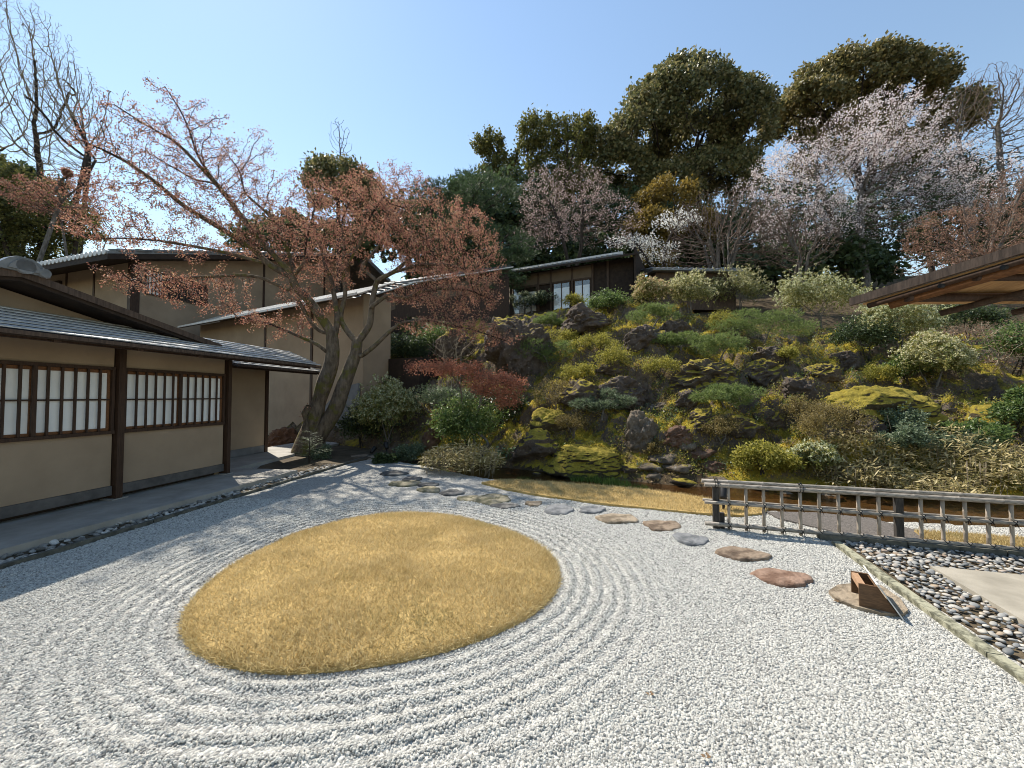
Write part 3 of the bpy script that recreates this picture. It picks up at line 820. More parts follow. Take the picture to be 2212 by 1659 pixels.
def stepstone(u, v, w, h, mk, label, hz=.03):
    c = G(u, v, hz * .6); sc = c[1] / 830
    a = w * sc / 2; y0 = G(u, v + h / 2, hz * .6)[1]; y1 = G(u, v - h / 2, hz)[1]
    bb = max(.07, (y1 - y0) / 2)
    bb = min(bb, a * 1.15)
    n = 26; sd = int(u * 7 + v)
    th = np.linspace(0, 2 * math.pi, n, endpoint=False)
    rad = 1 + .26 * fbm(np.stack([np.cos(th) * 1.3, np.sin(th) * 1.3, th * 0 + sd], -1), 3, sd)
    V = []
    for q, z in ((1.02, -.05), (1.0, hz * .55), (.955, hz * .92), (.85, hz), (.45, hz * 1.04)):
        zz = z + .012 * fbm(np.stack([np.cos(th) * q * 2, np.sin(th) * q * 2, th * 0 + sd], -1), 2, sd + 3) * (1 if z > 0 else 0)
        V += list(zip(c[0] + a * rad * q * np.cos(th), c[1] + bb * rad * q * np.sin(th), zz))
    F4 = [(j * n + k, j * n + (k + 1) % n, (j + 1) * n + (k + 1) % n, (j + 1) * n + k) for j in range(4) for k in range(n)]
    V.append((c[0], c[1], hz * 1.04))
    F3 = [(4 * n + k, 4 * n + (k + 1) % n, 5 * n) for k in range(n)]
    o = npobj('stepping_stone', np.array(V), [np.array(F4), np.array(F3)], M[mk], origin=(c[0], c[1], 0), smooth=True)
    return tag(o, label, 'stepping stone', 'stepping stones across the gravel')
for s in SS: stepstone(*s)
# the flat stone that carries the wooden box
pol = [G(*q)[:2] for q in [(1790, 1283), (1810, 1270), (1850, 1266), (1905, 1272), (1945, 1300), (1962, 1325), (1950, 1335), (1905, 1332), (1850, 1318), (1805, 1300)]]
o = MB().poly(pol, -.05, .028).build('stepping_stone', M['st_tan'], origin=(*pol[0], 0))
tag(o, 'large flat tan stone under the wooden box', 'stepping stone', 'stepping stones across the gravel')
# ------------------------------------------------------------------ near house (left)
def shoji_bay(house, fr, a0, a1, z0, z1, zm):
    """one bay of two paper sashes behind a lattice"""
    w = MB()
    w.box(fr, a0, a1, -.045, .035, z1 - .045, z1); w.box(fr, a0, a1, -.045, .045, z0, z0 + .045)
    w.box(fr, a0, a0 + .035, -.045, .03, z0 + .0451, z1 - .0451); w.box(fr, a1 - .035, a1, -.045, .03, z0 + .0451, z1 - .0451)
    win = w.build('window', M['wood'], house)
    am = (a0 + a1) / 2
    for s, (p, q) in enumerate(((a0 + .036, am + .01), (am - .01, a1 - .036))):
        n = -.04 + .012 * s
        b = MB().box(fr, p + .002, q - .002, n - .008, n, z0 + .046, z1 - .046)
        b.build('paper_panel', M['paper'], win)
        f = MB()
        f.box(fr, p + .001, q - .001, n + .001, n + .018, z1 - .092, z1 - .047); f.box(fr, p + .001, q - .001, n + .001, n + .018, z0 + .047, z0 + .085)
        f.box(fr, p + .001, p + .028, n + .002, n + .02, z0 + .0855, z1 - .0925); f.box(fr, q - .028, q - .001, n + .002, n + .02, z0 + .0855, z1 - .0925)
        f.build('sash_frame', M['redwood'], win)
        for k in range(1, 6):
            x = p + (q - p) * k / 6
            MB().box(fr, x - .012, x + .012, .004, .028, z0 + .0452, z1 - .0452).build('mullion', M['wood'], win)
    MB().box(fr, am - .021, am + .021, .002, .031, z0 + .0453, z1 - .0453).build('mullion', M['wood'], win)
    MB().box(fr, a0 + .0352, a1 - .0352, -.003, .0038, zm - .011, zm + .011).build('cross_rail', M['wood'], win)
    return win
def pent_roof(house, fr, a0, a1, n0, z0, n1, z1, courses, name='roof_course', step=.011, m='roofmetal', th=.03):
    rf = MB()
    rf.slab([fr.p(a0, n0, z0 - .035), fr.p(a1, n0, z0 - .035), fr.p(a1, n1 - .03, z1 - .035), fr.p(a0, n1 - .03, z1 - .035)], .03)
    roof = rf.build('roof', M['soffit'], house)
    courses = max(4, int(courses * .8))
    for k in range(courses):
        s0, s1 = k / courses, (k + .74) / courses
        na, nb = n0 + (n1 - n0) * s0, n0 + (n1 - n0) * s1
        za, zb = z0 + (z1 - z0) * s0, z0 + (z1 - z0) * s1
        q = [fr.p(a0, na, za), fr.p(a1, na, za), fr.p(a1, nb, zb + step), fr.p(a0, nb, zb + step)]
        MB().slab(q, .013).build(name, M[m], roof)
    MB().slab([fr.p(a0 + .01, n1 - .05, z1 - .002), fr.p(a1 - .01, n1 - .05, z1 - .002), fr.p(a1 - .01, n1 - .012, z1 - .006), fr.p(a0 + .01, n1 - .012, z1 - .006)], .045).build('eave_board', M['wood2'], roof)
    return roof

h1 = thing('house_wing', 'near tan plaster house wing with two shoji windows and low shingled eave', 'house', W1.p(0, 0, 0))
KEN = 1.815
for a in (-3 * KEN, -2 * KEN, -KEN, 0):
    w_ = .066 if a else .056
    MB().box(W1, a - w_ / 1.5, a + w_ / 1.5, -.10, .075, .10, 2.60).build('post', M['wood'], h1)
    MB().box(W1, a - .10, a + .10, -.12, .10, .06, .112).build('post_stone', M['concrete'], h1)
ZS, ZT, ZB, ZM = .30, 2.62, 1.05, 1.545
ZW = 2.02
for a in (-4 * KEN, -3 * KEN, -2 * KEN, -KEN):
    p, q = a + .06, a + KEN - .06
    MB().box(W1, p, q, -.09, 0, ZS, ZB).build('wall', M['plaster'], h1)
    MB().box(W1, p, q, -.09, 0, ZW, ZT).build('wall', M['plaster'], h1)
    MB().box(W1, p, q, -.10, .03, .165, ZS - .002).build('sill_beam', M['greybeam'], h1)
    shoji_bay(h1, W1, p, q, ZB + .001, ZW - .001, ZM)
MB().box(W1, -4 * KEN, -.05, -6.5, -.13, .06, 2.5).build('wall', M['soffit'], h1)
MB().box(W1, -.11, -.02, -6.5, -.105, .10, 2.62).build('wall', M['plaster'], h1)
pent_roof(h1, W1, -8, 1.66, -.02, 2.66, .86, 2.30, 9)
for a in np.arange(-7.3, 1.7, .86):
    MB().hexa([W1.p(x, n, z) for z, n in ((0, 0), (1, 0), (1, 1), (0, 1)) for x in ()] or
              [W1.p(a - .035, .0, 2.50), W1.p(a + .035, .0, 2.50), W1.p(a + .035, .80, 2.205), W1.p(a - .035, .80, 2.205),
               W1.p(a - .035, .0, 2.59), W1.p(a + .035, .0, 2.59), W1.p(a + .035, .80, 2.262), W1.p(a - .035, .80, 2.262)]).build('rafter', M['wood'], h1)
MB().box(W1, -7.5, 1.5, .55, .62, 2.235, 2.30).build('eave_beam', M['wood'], h1)
# low gable roof above it
RA, RZ = -3.1, 3.02
def gz(a): return RZ - .205 * abs(a - RA)
tri_ = [W1.p(a, -.085, z) for a, z in ((-6.6, 2.55), (-.6, 2.55), (-.6, gz(-.6) - .14), (RA, RZ - .14), (-6.6, gz(-6.6) - .14))]
MB().extr(tri_, W1.n * .08).build('wall', M['plaster'], h1)
gr_ = None
for a0, a1 in ((RA, -.55), (RA, -7.0)):
    q = [W1.p(a0, .42, gz(a0)), W1.p(a1, .42, gz(a1)), W1.p(a1, -7, gz(a1)), W1.p(a0, -7, gz(a0))]
    if a1 < a0: q = [q[1], q[0], q[3], q[2]]
    g_ = MB().slab(q, .05).build('gable_roof', M['rooftile'], h1)
    q = [W1.p(a0, .40, gz(a0) - .052), W1.p(a1, .40, gz(a1) - .052), W1.p(a1, -7, gz(a1) - .052), W1.p(a0, -7, gz(a0) - .052)]
    if a1 < a0: q = [q[1], q[0], q[3], q[2]]
    MB().slab(q, .06).build('soffit', M['soffit'], g_)
    q = [W1.p(a0, .44, gz(a0) + .012), W1.p(a1, .44, gz(a1) + .012), W1.p(a1, .425, gz(a1) + .012), W1.p(a0, .425, gz(a0) + .012)]
    if a1 < a0: q = [q[1], q[0], q[3], q[2]]
    MB().slab(q, .085).build('verge_board', M['wood2'], g_)
# ridge end tile
rt = MB(); prof = [(-.22, 0), (-.20, .06), (-.13, .13), (-.06, .17), (.06, .17), (.13, .13), (.20, .06), (.22, 0)]
rt.extr([W1.p(RA + x, .47, RZ - .02 + z) for x, z in prof], -W1.n * .07)
ridge = rt.build('ridge_tile', M['rooftile'], h1)
rt = MB().tube([W1.p(RA, .49, RZ + .05), W1.p(RA, -7, RZ + .05)], .085, 14); rt.build('ridge_roll', M['rooftile'], ridge, smooth=True)
rt = MB().tube([W1.p(RA + .16, .50, RZ + .02), W1.p(RA + .16, .30, RZ + .02)], .05, 12); rt.build('ridge_knob', M['rooftile'], ridge, smooth=True)
rt = MB(); rt.extr([W1.p(RA + x * .62, .49, RZ + .0 + z * .72) for x, z in prof], -W1.n * .021); rt.build('ridge_crest', M['stonebase'], ridge)
# recessed wall beyond the corner post, with its little roof
MB().box(W1, -.05, 2.72, -1.64, -1.54, .28, 2.55).build('wall', M['plaster'], h1)
MB().box(W1, -.05, 2.70, -1.66, -1.53, .10, .278).build('wall_base', M['stonebase'], h1)
MB().box(W1, 2.70, 2.79, -1.66, -1.50, .09, 2.50).build('post', M['wood'], h1)
MB().box(W1, 2.70, 2.78, -3.4, -1.662, .1, 2.5).build('wall', M['plaster'], h1)
pent_roof(h1, W1, 1.0, 4.15, -1.55, 2.56, -.70, 2.31, 7)
MB().box(W1, 1.05, 4.0, -1.0, -.94, 2.235, 2.295).build('eave_beam', M['wood'], h1)
for a in (1.3, 2.2, 3.1, 3.9):
    MB().hexa([W1.p(a - .03, -1.5, 2.41), W1.p(a + .03, -1.5, 2.41), W1.p(a + .03, -.78, 2.225), W1.p(a - .03, -.78, 2.225),
               W1.p(a - .03, -1.5, 2.49), W1.p(a + .03, -1.5, 2.49), W1.p(a + .03, -.78, 2.275), W1.p(a - .03, -.78, 2.275)]).build('rafter', M['wood'], h1)

# ------------------------------------------------------------------ large house behind
S2 = 1.5
C2 = np.array((-10.9 * S2, 11 * S2, 0))
A2 = Frame(C2, (.314, .949))                       # a: receding wall, n: to the right
B2 = Frame(C2, (-.949, .314), (-.314, -.949))      # a: leftwards, n: towards the garden
h2 = thing('large_house', 'two storey tan house behind the wing, tiled eave and wooden lattice window', 'house', C2)
def top2(a): return 1.6 + (5.62 - 1.6) * S2 + .34 * a
zl, ze = 2.0, top2(0)
MB().extr([A2.p(a, 0, z) for a, z in ((0, zl), (13, zl), (13, top2(13)), (0, ze))], -A2.n * .15).build('wall', M['plaster'], h2)
MB().box(B2, .1, 12, -.15, 0, zl, ze + .15).build('wall', M['plaster'], h2)
MB().box(A2, -.15, .18, -.18, .03, zl, ze + .1).build('corner_post', M['wood'], h2)
for a in (6.0, 10.5): MB().box(A2, a - .06, a + .06, 0.001, .03, zl, top2(a)).build('post', M['wood'], h2)
for a in (2.88, 5.04, 7.6): MB().box(B2, a - .06, a + .06, .001, .03, zl, ze).build('post', M['wood'], h2)
w2 = MB(); a0, a1 = .35, 2.95; z0, z1 = 1.6 + 3.0 * S2, 1.6 + 3.74 * S2
w2.box(A2, a0, a1, .002, .05, z1 - .06, z1); w2.box(A2, a0, a1, .002, .05, z0, z0 + .06); w2.box(A2, a0, a0 + .06, .002, .05, z0 + .0601, z1 - .0601); w2.box(A2, a1 - .06, a1, .002, .05, z0 + .0601, z1 - .0601)
win = w2.build('window', M['wood2'], h2)
MB().box(A2, a0 + .06, a1 - .06, .003, .012, z0 + .0602, z1 - .0602).build('pane', M['black'], win)
MB().box(A2, a0 + .08, a0 + .62, .013, .018, z0 + .0603, z1 - .0603).build('paper_panel', M['paper'], win)
for k in range(18):
    x = a0 + .12 + k * (a1 - a0 - .2) / 17
    MB().box(A2, x - .022, x + .022, .02, .045, z0 + .0604, z1 - .0604).build('lattice_bar', M['wood2'], win)
MB().box(B2, 5.4, 6.0, .001, .12, ze - 1.25, ze - .55).build('shutter_box', M['wood'], h2)
EA, EN = -1.35, .95                               # eave overhang and verge overhang
def rz2(a): return top2(a) + .12
q = [A2.p(EA, EN, rz2(EA)), A2.p(13.5, EN, rz2(13.5)), A2.p(13.5, -13, rz2(13.5)), A2.p(EA, -13, rz2(EA))]
roof2 = MB().slab(q, .10).build('roof', M['rooftile'], h2)
MB().slab([x - np.array((0, 0, .102)) for x in q], .22).build('soffit', M['soffit'], roof2)
q = [A2.p(13.52, EN, rz2(13.5)), A2.p(20, EN, rz2(13.5) - 2), A2.p(20, -13, rz2(13.5) - 2), A2.p(13.52, -13, rz2(13.5))]
MB().slab(q, .3).build('roof', M['rooftile'], h2)
td = [(.115 * math.cos(t), .115 * math.sin(t)) for t in np.linspace(0, 2 * math.pi, 12, endpoint=False)]
for k in range(26):
    n = EN - .2 - k * .29
    c = lambda x, z: A2.p(EA - .03, n + x, rz2(EA) - .01 + z)
    MB().extr([c(x, z) for x, z in td], -A2.a * -.14).build('tile_end', M['paletile_litedge'], roof2)
    MB().tube([A2.p(EA + .12, n, rz2(EA + .12) + .02), A2.p(4, n, rz2(4) + .02)], .085, 8).build('roof_tile', M['rooftile'], roof2, smooth=True)
for k in range(24):
    a = EA + .3 + k * .6
    MB().tube([A2.p(a, EN - .02, rz2(a) + .03), A2.p(a + .5, EN - .02, rz2(a + .5) + .03)], .075, 8).build('verge_tile', M['rooftile'], roof2, smooth=True)

# ------------------------------------------------------------------ middle house
O3 = np.array((-5.35, 11.95, 0)); D3 = np.array((-9.52, 5.2)) / 10.85
F3 = Frame(O3, D3, (-.479, -.878))                 # a: leftwards along the wall, n: towards the garden
h3 = thing('middle_house', 'tan plaster building behind the maple with low roof whose sunlit edge is painted in', 'house', O3)
Z3 = 4.70
MB().box(F3, .05, 11, -.92, -.80, -.3, Z3 + .2).build('wall', M['plaster'], h3)
MB().box(F3, -.06, .06, -2.0, -.80, -.3, Z3 + .3).build('wall', M['plaster'], h3)
for a in (2.62, 5.6): MB().box(F3, a - .06, a + .06, -.799, -.77, -.3, Z3 + .1).build('post', M['wood'], h3)
base = [(0.04, 2.02), (.6, 1.93), (1.2, 1.62), (1.9, 1.15), (2.6, .72), (3.2, .45), (4.5, .3), (4.5, -.5), (0.04, -.5)]
MB().extr([F3.p(a, -.72, z) for a, z in base], -F3.n * .075).build('stone_base', M['stonebase'], h3)
pent_roof(h3, F3, -.75, 11, -1.55, Z3 + .78, .02, Z3, 10, step=.008)
MB().hexa([F3.p(a, n, z) for z in (Z3 - .04, Z3 + .035) for a, n in ((-.75, .021), (11, .021), (11, .05), (-.75, .05))]).build('fascia', M['paletile_litedge'], h3)  # pale colour stands for sun catching the roof edge
MB().hexa([F3.p(a, n, z) for z in (Z3 + .3, Z3 + .75) for a, n in ((2.2, -5), (11, -5), (11, -1.6), (2.2, -1.6))]).build('upper_wall', M['plaster'], h3)
MB().box(F3, -1.5, -.07, -3.0, -1.9, -.2, 2.9).build('entry_shade_block', M['soffit'], h3)  # solid dark block, the doorway's shade is put into its colour

# ------------------------------------------------------------------ climbing corridor to the hill pavilion
c0, c1, c2_ = P(735, 655, 15.0), P(880, 612, 17.2), P(1100, 578, 20.5)
cor = thing('covered_corridor', 'covered corridor climbing behind the maple towards the hill pavilion', 'corridor', (c0[0], c0[1], 0))
for i, (p, q) in enumerate(((c0, c1), (c1 + (0, 0, .0), c2_))):
    d = (q - p)[:2]; d /= np.linalg.norm(d); nn = np.array((d[1], -d[0], 0)); dv = np.array((d[0], d[1], 0))
    up = np.array((0, 0, .34)); back = -nn * 1.1
    rf = MB().slab([p + nn * .35 - up * .12, q + nn * .35 - up * .12, q + back + up, p + back + up], .08).build('roof', M['tiledull'], cor)
    ln = np.linalg.norm((q - p)[:2]); k = 0
    while k * .3 < ln:
        s = (k * .3 + .1) / ln; c = p + (q - p) * s; k += 1
        MB().tube([c + nn * .37 - up * .10, c + back + up],   .06, 6).build('roof_tile', M['tiledull'], rf, smooth=True)
    MB().slab([p + nn * .38 - up * .10, q + nn * .38 - up * .10, q + nn * .355 - up * .10, p + nn * .355 - up * .10], .06).build('eave_edge', M['paletile_litedge'], rf)  # pale strip paints in the sunlit line along the eave
    z0 = min(p[2], q[2]) - 1.5
    MB().extr([p - up * .3, q - up * .3, (q[0], q[1], z0), (p[0], p[1], z0)], back * .05).build('wall', M['wood'], cor)
    MB().extr([p + (q - p) * .2 - up * 1.0 + nn * .01, p + (q - p) * .8 - up * 1.0 + nn * .01, p + (q - p) * .8 - up * 2.9 + nn * .01, p + (q - p) * .2 - up * 2.9 + nn * .01], -nn * .005).build('wall_panel', M['plastershade'], cor)
# ------------------------------------------------------------------ hill pavilion
PV = np.array((6.04, 19.0, 0)); FP = Frame(PV, (-.898, .44), (-.44, -.898))
pv = thing('hill_pavilion', 'dark wooden tea pavilion with sliding glass doors above the rock garden', 'pavilion', (6.04, 19.0, 6.3))
Ze, Zf = 8.72, 5.9
wn = -.75
MB().box(FP, .1, 7.0, -4.0, wn - .06, Zf - .4, Ze + .1).build('core', M['soffit'], pv)
def pa(u, off):
    """distance along the front wall where a view column meets it"""
    k = ray(u, 600)[0]; o = FP.o + FP.n * off
    return (o[0] - k * o[1]) / (k * FP.a[1] - FP.a[0])
lin = 7.98
for u0, u1 in ((1104, 1163), (1163, 1190), (1190, 1236), (1236, 1280)):
    MB().box(FP, pa(u1, wn) + .05, pa(u0, wn) - .05, wn - .05, wn, lin + .08, Ze).build('wall', M['plastershade'], pv)
for u in (1104, 1163, 1190, 1236, 1280, 1313):
    a = pa(u, wn); MB().box(FP, a - .055, a + .055, wn - .06, wn + .04, Zf, Ze + .05).build('post', M['wood2'], pv)
MB().box(FP, pa(1280, wn) + .06, pa(1104, wn) - .06, wn - .05, wn + .03, lin, lin + .078).build('lintel', M['wood2'], pv)
MB().box(FP, pa(1280, wn) + .06, pa(1104, wn) - .06, wn - .05, wn + .03, Zf - .1, Zf + .08).build('threshold', M['wood2'], pv)
for u0, u1 in ((1106, 1162), (1192, 1234), (1238, 1278)):
    x0, x1 = pa(u1, wn) + .06, pa(u0, wn) - .06
    dr = MB(); dr.box(FP, x0, x1, wn - .02, wn + .01, lin - .05, lin - .002); dr.box(FP, x0, x1, wn - .02, wn + .01, Zf + .081, Zf + .16)
    for xx_ in (x0, (x0 + x1) / 2 - .03, x1 - .05): dr.box(FP, xx_, xx_ + .05, wn - .02, wn + .012, Zf + .161, lin - .051)
    dr = dr.build('glass_door', M['wood2'], pv)
    MB().box(FP, x0 + .051, x1 - .051, wn - .012, wn - .006, Zf + .162, lin - .052).build('pane', M['glass'], dr)
    MB().box(FP, x0 + .02, x1 - .02, wn - .045, wn - .03, Zf + .162, lin - .30).build('paper_panel', M['paper'], dr)
# dark slatted side
for k in range(9):
    z = Ze - .25 - k * .26
    MB().box(FP, -.02 + .0, .9, wn - .3 + .02 * (k % 2), wn - .26 + .02 * (k % 2), z - .235, z).build('board', M['soffit'], pv)
MB().box(FP, -.12, -.03, -3.8, -.1, Zf, Ze + .35).build('side_wall', M['soffit'], pv)
q = [FP.p(-.2, .05, Ze), FP.p(7.9, .05, Ze), FP.p(7.9, -2.4, Ze + .88), FP.p(-.2, -2.4, Ze + .88)]
q = [q[1], q[0], q[3], q[2]]
rp = MB().slab(q, .10).build('roof', M['soffit'], pv)
for k in range(26):
    a = 1.0 + k * .27
    MB().tube([FP.p(a, .03, Ze + .05), FP.p(a, -2.35, Ze + .89)], .06, 6).build('roof_tile', M['rooftile'], rp, smooth=True)
MB().slab([x + np.array((0, 0, .02)) for x in (FP.p(7.9, .02, Ze), FP.p(.9, .02, Ze), FP.p(.9, -2.4, Ze + .88), FP.p(7.9, -2.4, Ze + .88))], .018).build('tile_field', M['rooftile'], rp)
MB().box(FP, .9, 7.9, -2.5, -2.3, Ze + .86, Ze + 1.05).build('roof_ridge', M['paletile_litedge'], rp)
# low tiled roof behind the pieris hedge
s0 = P(1375, 612, 22.0)
sh = thing('storehouse', 'low grey tiled storehouse roof peeping over the cream pieris bushes', 'storehouse', (s0[0], s0[1], 6.0))
FS = Frame((s0[0], s0[1], 0), (1, .05))
MB().box(FS, 0, 4.2, .3, 2.6, 6.0, 8.05).build('wall', M['wood2'], sh)
rs = MB().slab([FS.p(-.3, 0 - .2, 8.0), FS.p(4.5, -.2, 8.0), FS.p(4.5, -1.8, 8.55), FS.p(-.3, -1.8, 8.55)], .08).build('roof', M['rooftile'], sh)
MB().slab([FS.p(-.3, 2.0, 8.0), FS.p(-.3, 2.9, 7.93), FS.p(4.5, 2.9, 7.93), FS.p(4.5, 2.0, 8.0)], .06).build('eave', M['rooftile'], rs)
MB().slab([FS.p(-.3, 3.0, 7.95), FS.p(4.5, 3.0, 7.95), FS.p(4.5, 1.0, 8.45), FS.p(-.3, 1.0, 8.45)], .06).build('roof_slope', M['rooftile'], rs)
MB().box(FS, -.3, 4.5, .85, 1.02, 8.40, 8.58).build('roof_ridge', M['rooftile'], rs)
for k in range(17):
    a = -.2 + k * .28
    MB().tube([FS.p(a, 2.98, 7.99), FS.p(a, 1.0, 8.48)], .06, 6).build('roof_tile', M['rooftile'], rs, smooth=True)

# ------------------------------------------------------------------ roof corner on the right
tip = P(1860, 655, 4.15); far_ = P(2212, 548, 3.2)
vd = (far_ - tip) / np.linalg.norm(far_ - tip)
ed = np.array((1.0, -.03, 0.0))
re_ = thing('veranda_roof', 'dark wooden veranda roof corner with plank ceiling at the right edge', 'roof', (tip[0] + 1.2, tip[1] - .5, 0))
LV = 3.2
for i in range(14):
    e0, e1 = .02 + i * .17, .02 + i * .17 + .165
    p0, p1 = tip + ed * e0, tip + ed * e1
    MB().slab([p0, p1, p1 + vd * LV, p0 + vd * LV], .018).build('ceiling_plank', M['soffitplank'], re_)
MB().slab([x + np.array((0, 0, .06)) for x in (tip - ed * .05 - vd * .04, tip + ed * 2.6 - vd * .04, tip + ed * 2.6 + vd * LV, tip - ed * .05 + vd * LV)], .055).build('roof_sheet', M['roofmetal'], re_)
fx = tip - ed * .065 - vd * .05
MB().slab([x + np.array((0, 0, .075)) for x in (fx, fx + ed * .03, fx + ed * .03 + vd * LV, fx + vd * LV)], .085).build('verge_board', M['wood2'], re_)
dz = np.array((0, 0, 1.0))
MB().tube([tip + ed * .10 + vd * .16 - dz * .075, tip + ed * .10 + vd * LV - dz * .075], .05, 12).build('verge_log', M['redwood'], re_, smooth=True)
MB().tube([tip + ed * .01 + vd * .05 - dz * .05, tip + ed * .01 + vd * LV - dz * .05], .028, 8).build('verge_batten', M['wood'], re_, smooth=True)
for s, rr_ in ((.34, .042), (.80, .030), (1.5, .035)):
    MB().tube([tip + vd * s + ed * .03 - dz * .075, tip + vd * s + ed * 2.5 - dz * .075], rr_, 10).build('purlin', M['wood'], re_, smooth=True)
for e in (.72, 1.45):
    MB().tube([tip + ed * e + vd * .08 - dz * .145, tip + ed * e + vd * LV - dz * .145], .032, 10).build('rafter_pole', M['wood2'], re_, smooth=True)
for s in (.62, 1.0):
    c = tip + ed * .02 + vd * s - dz * .07
    MB().tube([c - ed * .02, c - ed * .05], .022, 10).build('bolt_cap', M['black'], re_)
MB().tube([tip + ed * 2.2 + vd * 1.6 - dz * .12, (tip + ed * 2.2 + vd * 1.6) * (1, 1, 0) + dz * .055], .06, 10).build('post', M['redwood'], re_, smooth=True)

# ------------------------------------------------------------------ bamboo fence
FA_, FD = np.array((2.33, 4.70, 0)), np.array((.963, -.275, 0)); FD /= np.linalg.norm(FD)
FNn = np.array((FD[1], -FD[0], 0))                 # towards the camera
fen = thing('bamboo_fence', 'low weathered bamboo lattice fence tied with black rope', 'fence', FA_)
def fp(t, n, z): return FA_ + FD * t + FNn * n + np.array((0, 0, z))
def bamboo(name, p, q, r, m, node=.33, seed=0):
    p, q = np.array(p), np.array(q); L = np.linalg.norm(q - p); d = (q - p) / L
    pts, rad = [p], [r]; s = node * (.4 + .5 * ((seed * 37) % 10) / 10)
    while s < L - .03:
        for o_, k in ((-.012, 1.0), (-.004, 1.10), (.002, 1.10), (.008, .97)):
            pts.append(p + d * (s + o_)); rad.append(r * k)
        s += node * (.92 + .16 * ((seed * 13 + int(s * 10)) % 7) / 7)
    pts.append(q); rad.append(r)
    return MB().tube(pts, rad, 12).build(name, m, fen, smooth=True)
bamboo('rail', fp(0.0, .020, .53), fp(4.75, .020, .53), .024, M['bamboo'], .36, 1)
bamboo('rail', fp(-.02, -.028, .563), fp(4.75, -.028, .563), .024, M['bamboo'], .36, 4)
bamboo('rail', fp(0.0, .030, .322), fp(4.75, .030, .322), .019, M['bamboo'], .36, 2)
bamboo('rail', fp(-.01, -.030, .335), fp(4.75, -.030, .335), .016, M['bamboo'], .36, 6)
bamboo('rail', fp(0.0, .034, .070), fp(4.75, .034, .070), .024, M['bamboo'], .33, 3)
def tie(t, n, z, s):
    b = MB()
    for sx in (-1, 1):
        pts = [fp(t + sx * s * .8 * math.cos(a), n + s * 1.0 * math.sin(a) * .9, z + s * 1.15 * math.cos(a)) for a in np.linspace(0, math.pi, 9)]
        b.tube(pts, .0035, 5)
    b.tube([fp(t + .006, n + s * .95, z), fp(t + .018, n + s * 1.05, z - s * 1.9)], .003, 5)
    b.tube([fp(t - .004, n + s * .95, z), fp(t - .010, n + s * 1.02, z - s * 1.5)], .003, 5)
    b.build('rope_tie', M['rope'], fen)
for k in range(24):
    if k in (9, 17): continue
    t = .266 + .183 * k
    bamboo('baluster', fp(t, 0, .015), fp(t, 0, .515), .0165 + .002 * ((k * 5) % 3) / 3, M['bamboov'], .23, k + 9)
    tie(t, .030, .322, .022); tie(t, .034, .070, .027)
for t in (.13, 1.91, 3.38, 4.7):
    b = MB(); fpF = Frame(FA_, FD[:2], FNn[:2])
    b.box(fpF, t - .034, t + .034, -.035, .012, -.1, .505); b.build('post', M['charred'], fen)
MB().box(Frame(FA_, FD[:2], FNn[:2]), .175, .225, -.07, -.02, -.1, .19).build('post_stub', M['charred'], fen)
for t in (.13, 1.0, 3.03):
    for sx in (-.014, .014):
        pts = [fp(t + sx, -.004 + .064 * math.sin(a), .545 + .050 * math.cos(a)) for a in np.linspace(0, 2 * math.pi, 13)]
        MB().tube(pts, .0038, 5, False).build('rope_tie', M['rope'], fen)
    MB().tube([fp(t - .02, .03, .59), fp(t, .0, .602), fp(t + .02, -.01, .592)], .007, 6).build('rope_knot', M['rope'], fen)

# ------------------------------------------------------------------ wooden box on the flat stone
BF = Frame((2.60, 2.925, .028), (.86, -.51), (-.51, -.86))      # a: right, n: towards the camera
bx_ = thing('wooden_box', 'open wooden box with slanted lid board standing on the flat stone', 'box', BF.o)
for w in (0, -.235):
    MB().extr([BF.p(a, w, z) for a, z in ((0, .0), (.205, 0), (.105, .165), (0, .165))], -BF.n * .016).build('side_panel', M['boxwood'], bx_)
MB().box(BF, .002, .042, -.234, -.0165, .118, .160).build('crossbar', M['boxlight'], bx_)
MB().extr([BF.p(a, .055, z) for a, z in ((.224, -.018), (.231, -.014), (.095, .206), (.088, .202))], -BF.n * .37).build('lid_board', M['whiteboard'], bx_)
MB().extr([BF.p(a, -.017, z) for a, z in ((.19, .006), (.198, .010), (.104, .162), (.096, .158))], -BF.n * .217).build('back_panel', M['boxwood'], bx_)

# ------------------------------------------------------------------ garden lamps
def lamp(u, v, Y, h, label, tilt):
    p = P(u, v, Y); gz_ = max(.03, float(H(p[0], p[1])))
    t = thing('garden_lamp', label, 'garden lamp', (p[0], p[1], gz_ - .03), 'black garden spotlights')
    MB().tube([(p[0], p[1], gz_ - .1), (p[0], p[1], gz_ + h)], .018, 8).build('stake', M['black'], t, smooth=True)
    c = np.array((p[0], p[1], gz_ + h)); d = np.array((tilt, .5, .45)); d /= np.linalg.norm(d)
    MB().tube([c - d * .07, c - d * .05, c + d * .10, c + d * .13], [.025, .05, .055, .068], 12).build('lamp_head', M['black'], t, smooth=True)
lamp(835, 985, 10.2, .22, 'black garden spotlight in front of the white flowering bush', -.3)
lamp(804, 980, 10.6, .05, 'low black garden lamp between maple and white flowering bush', .2)
lamp(1563, 1090, 5.35, .20, 'black garden spotlight behind the left end of the bamboo fence', .3)
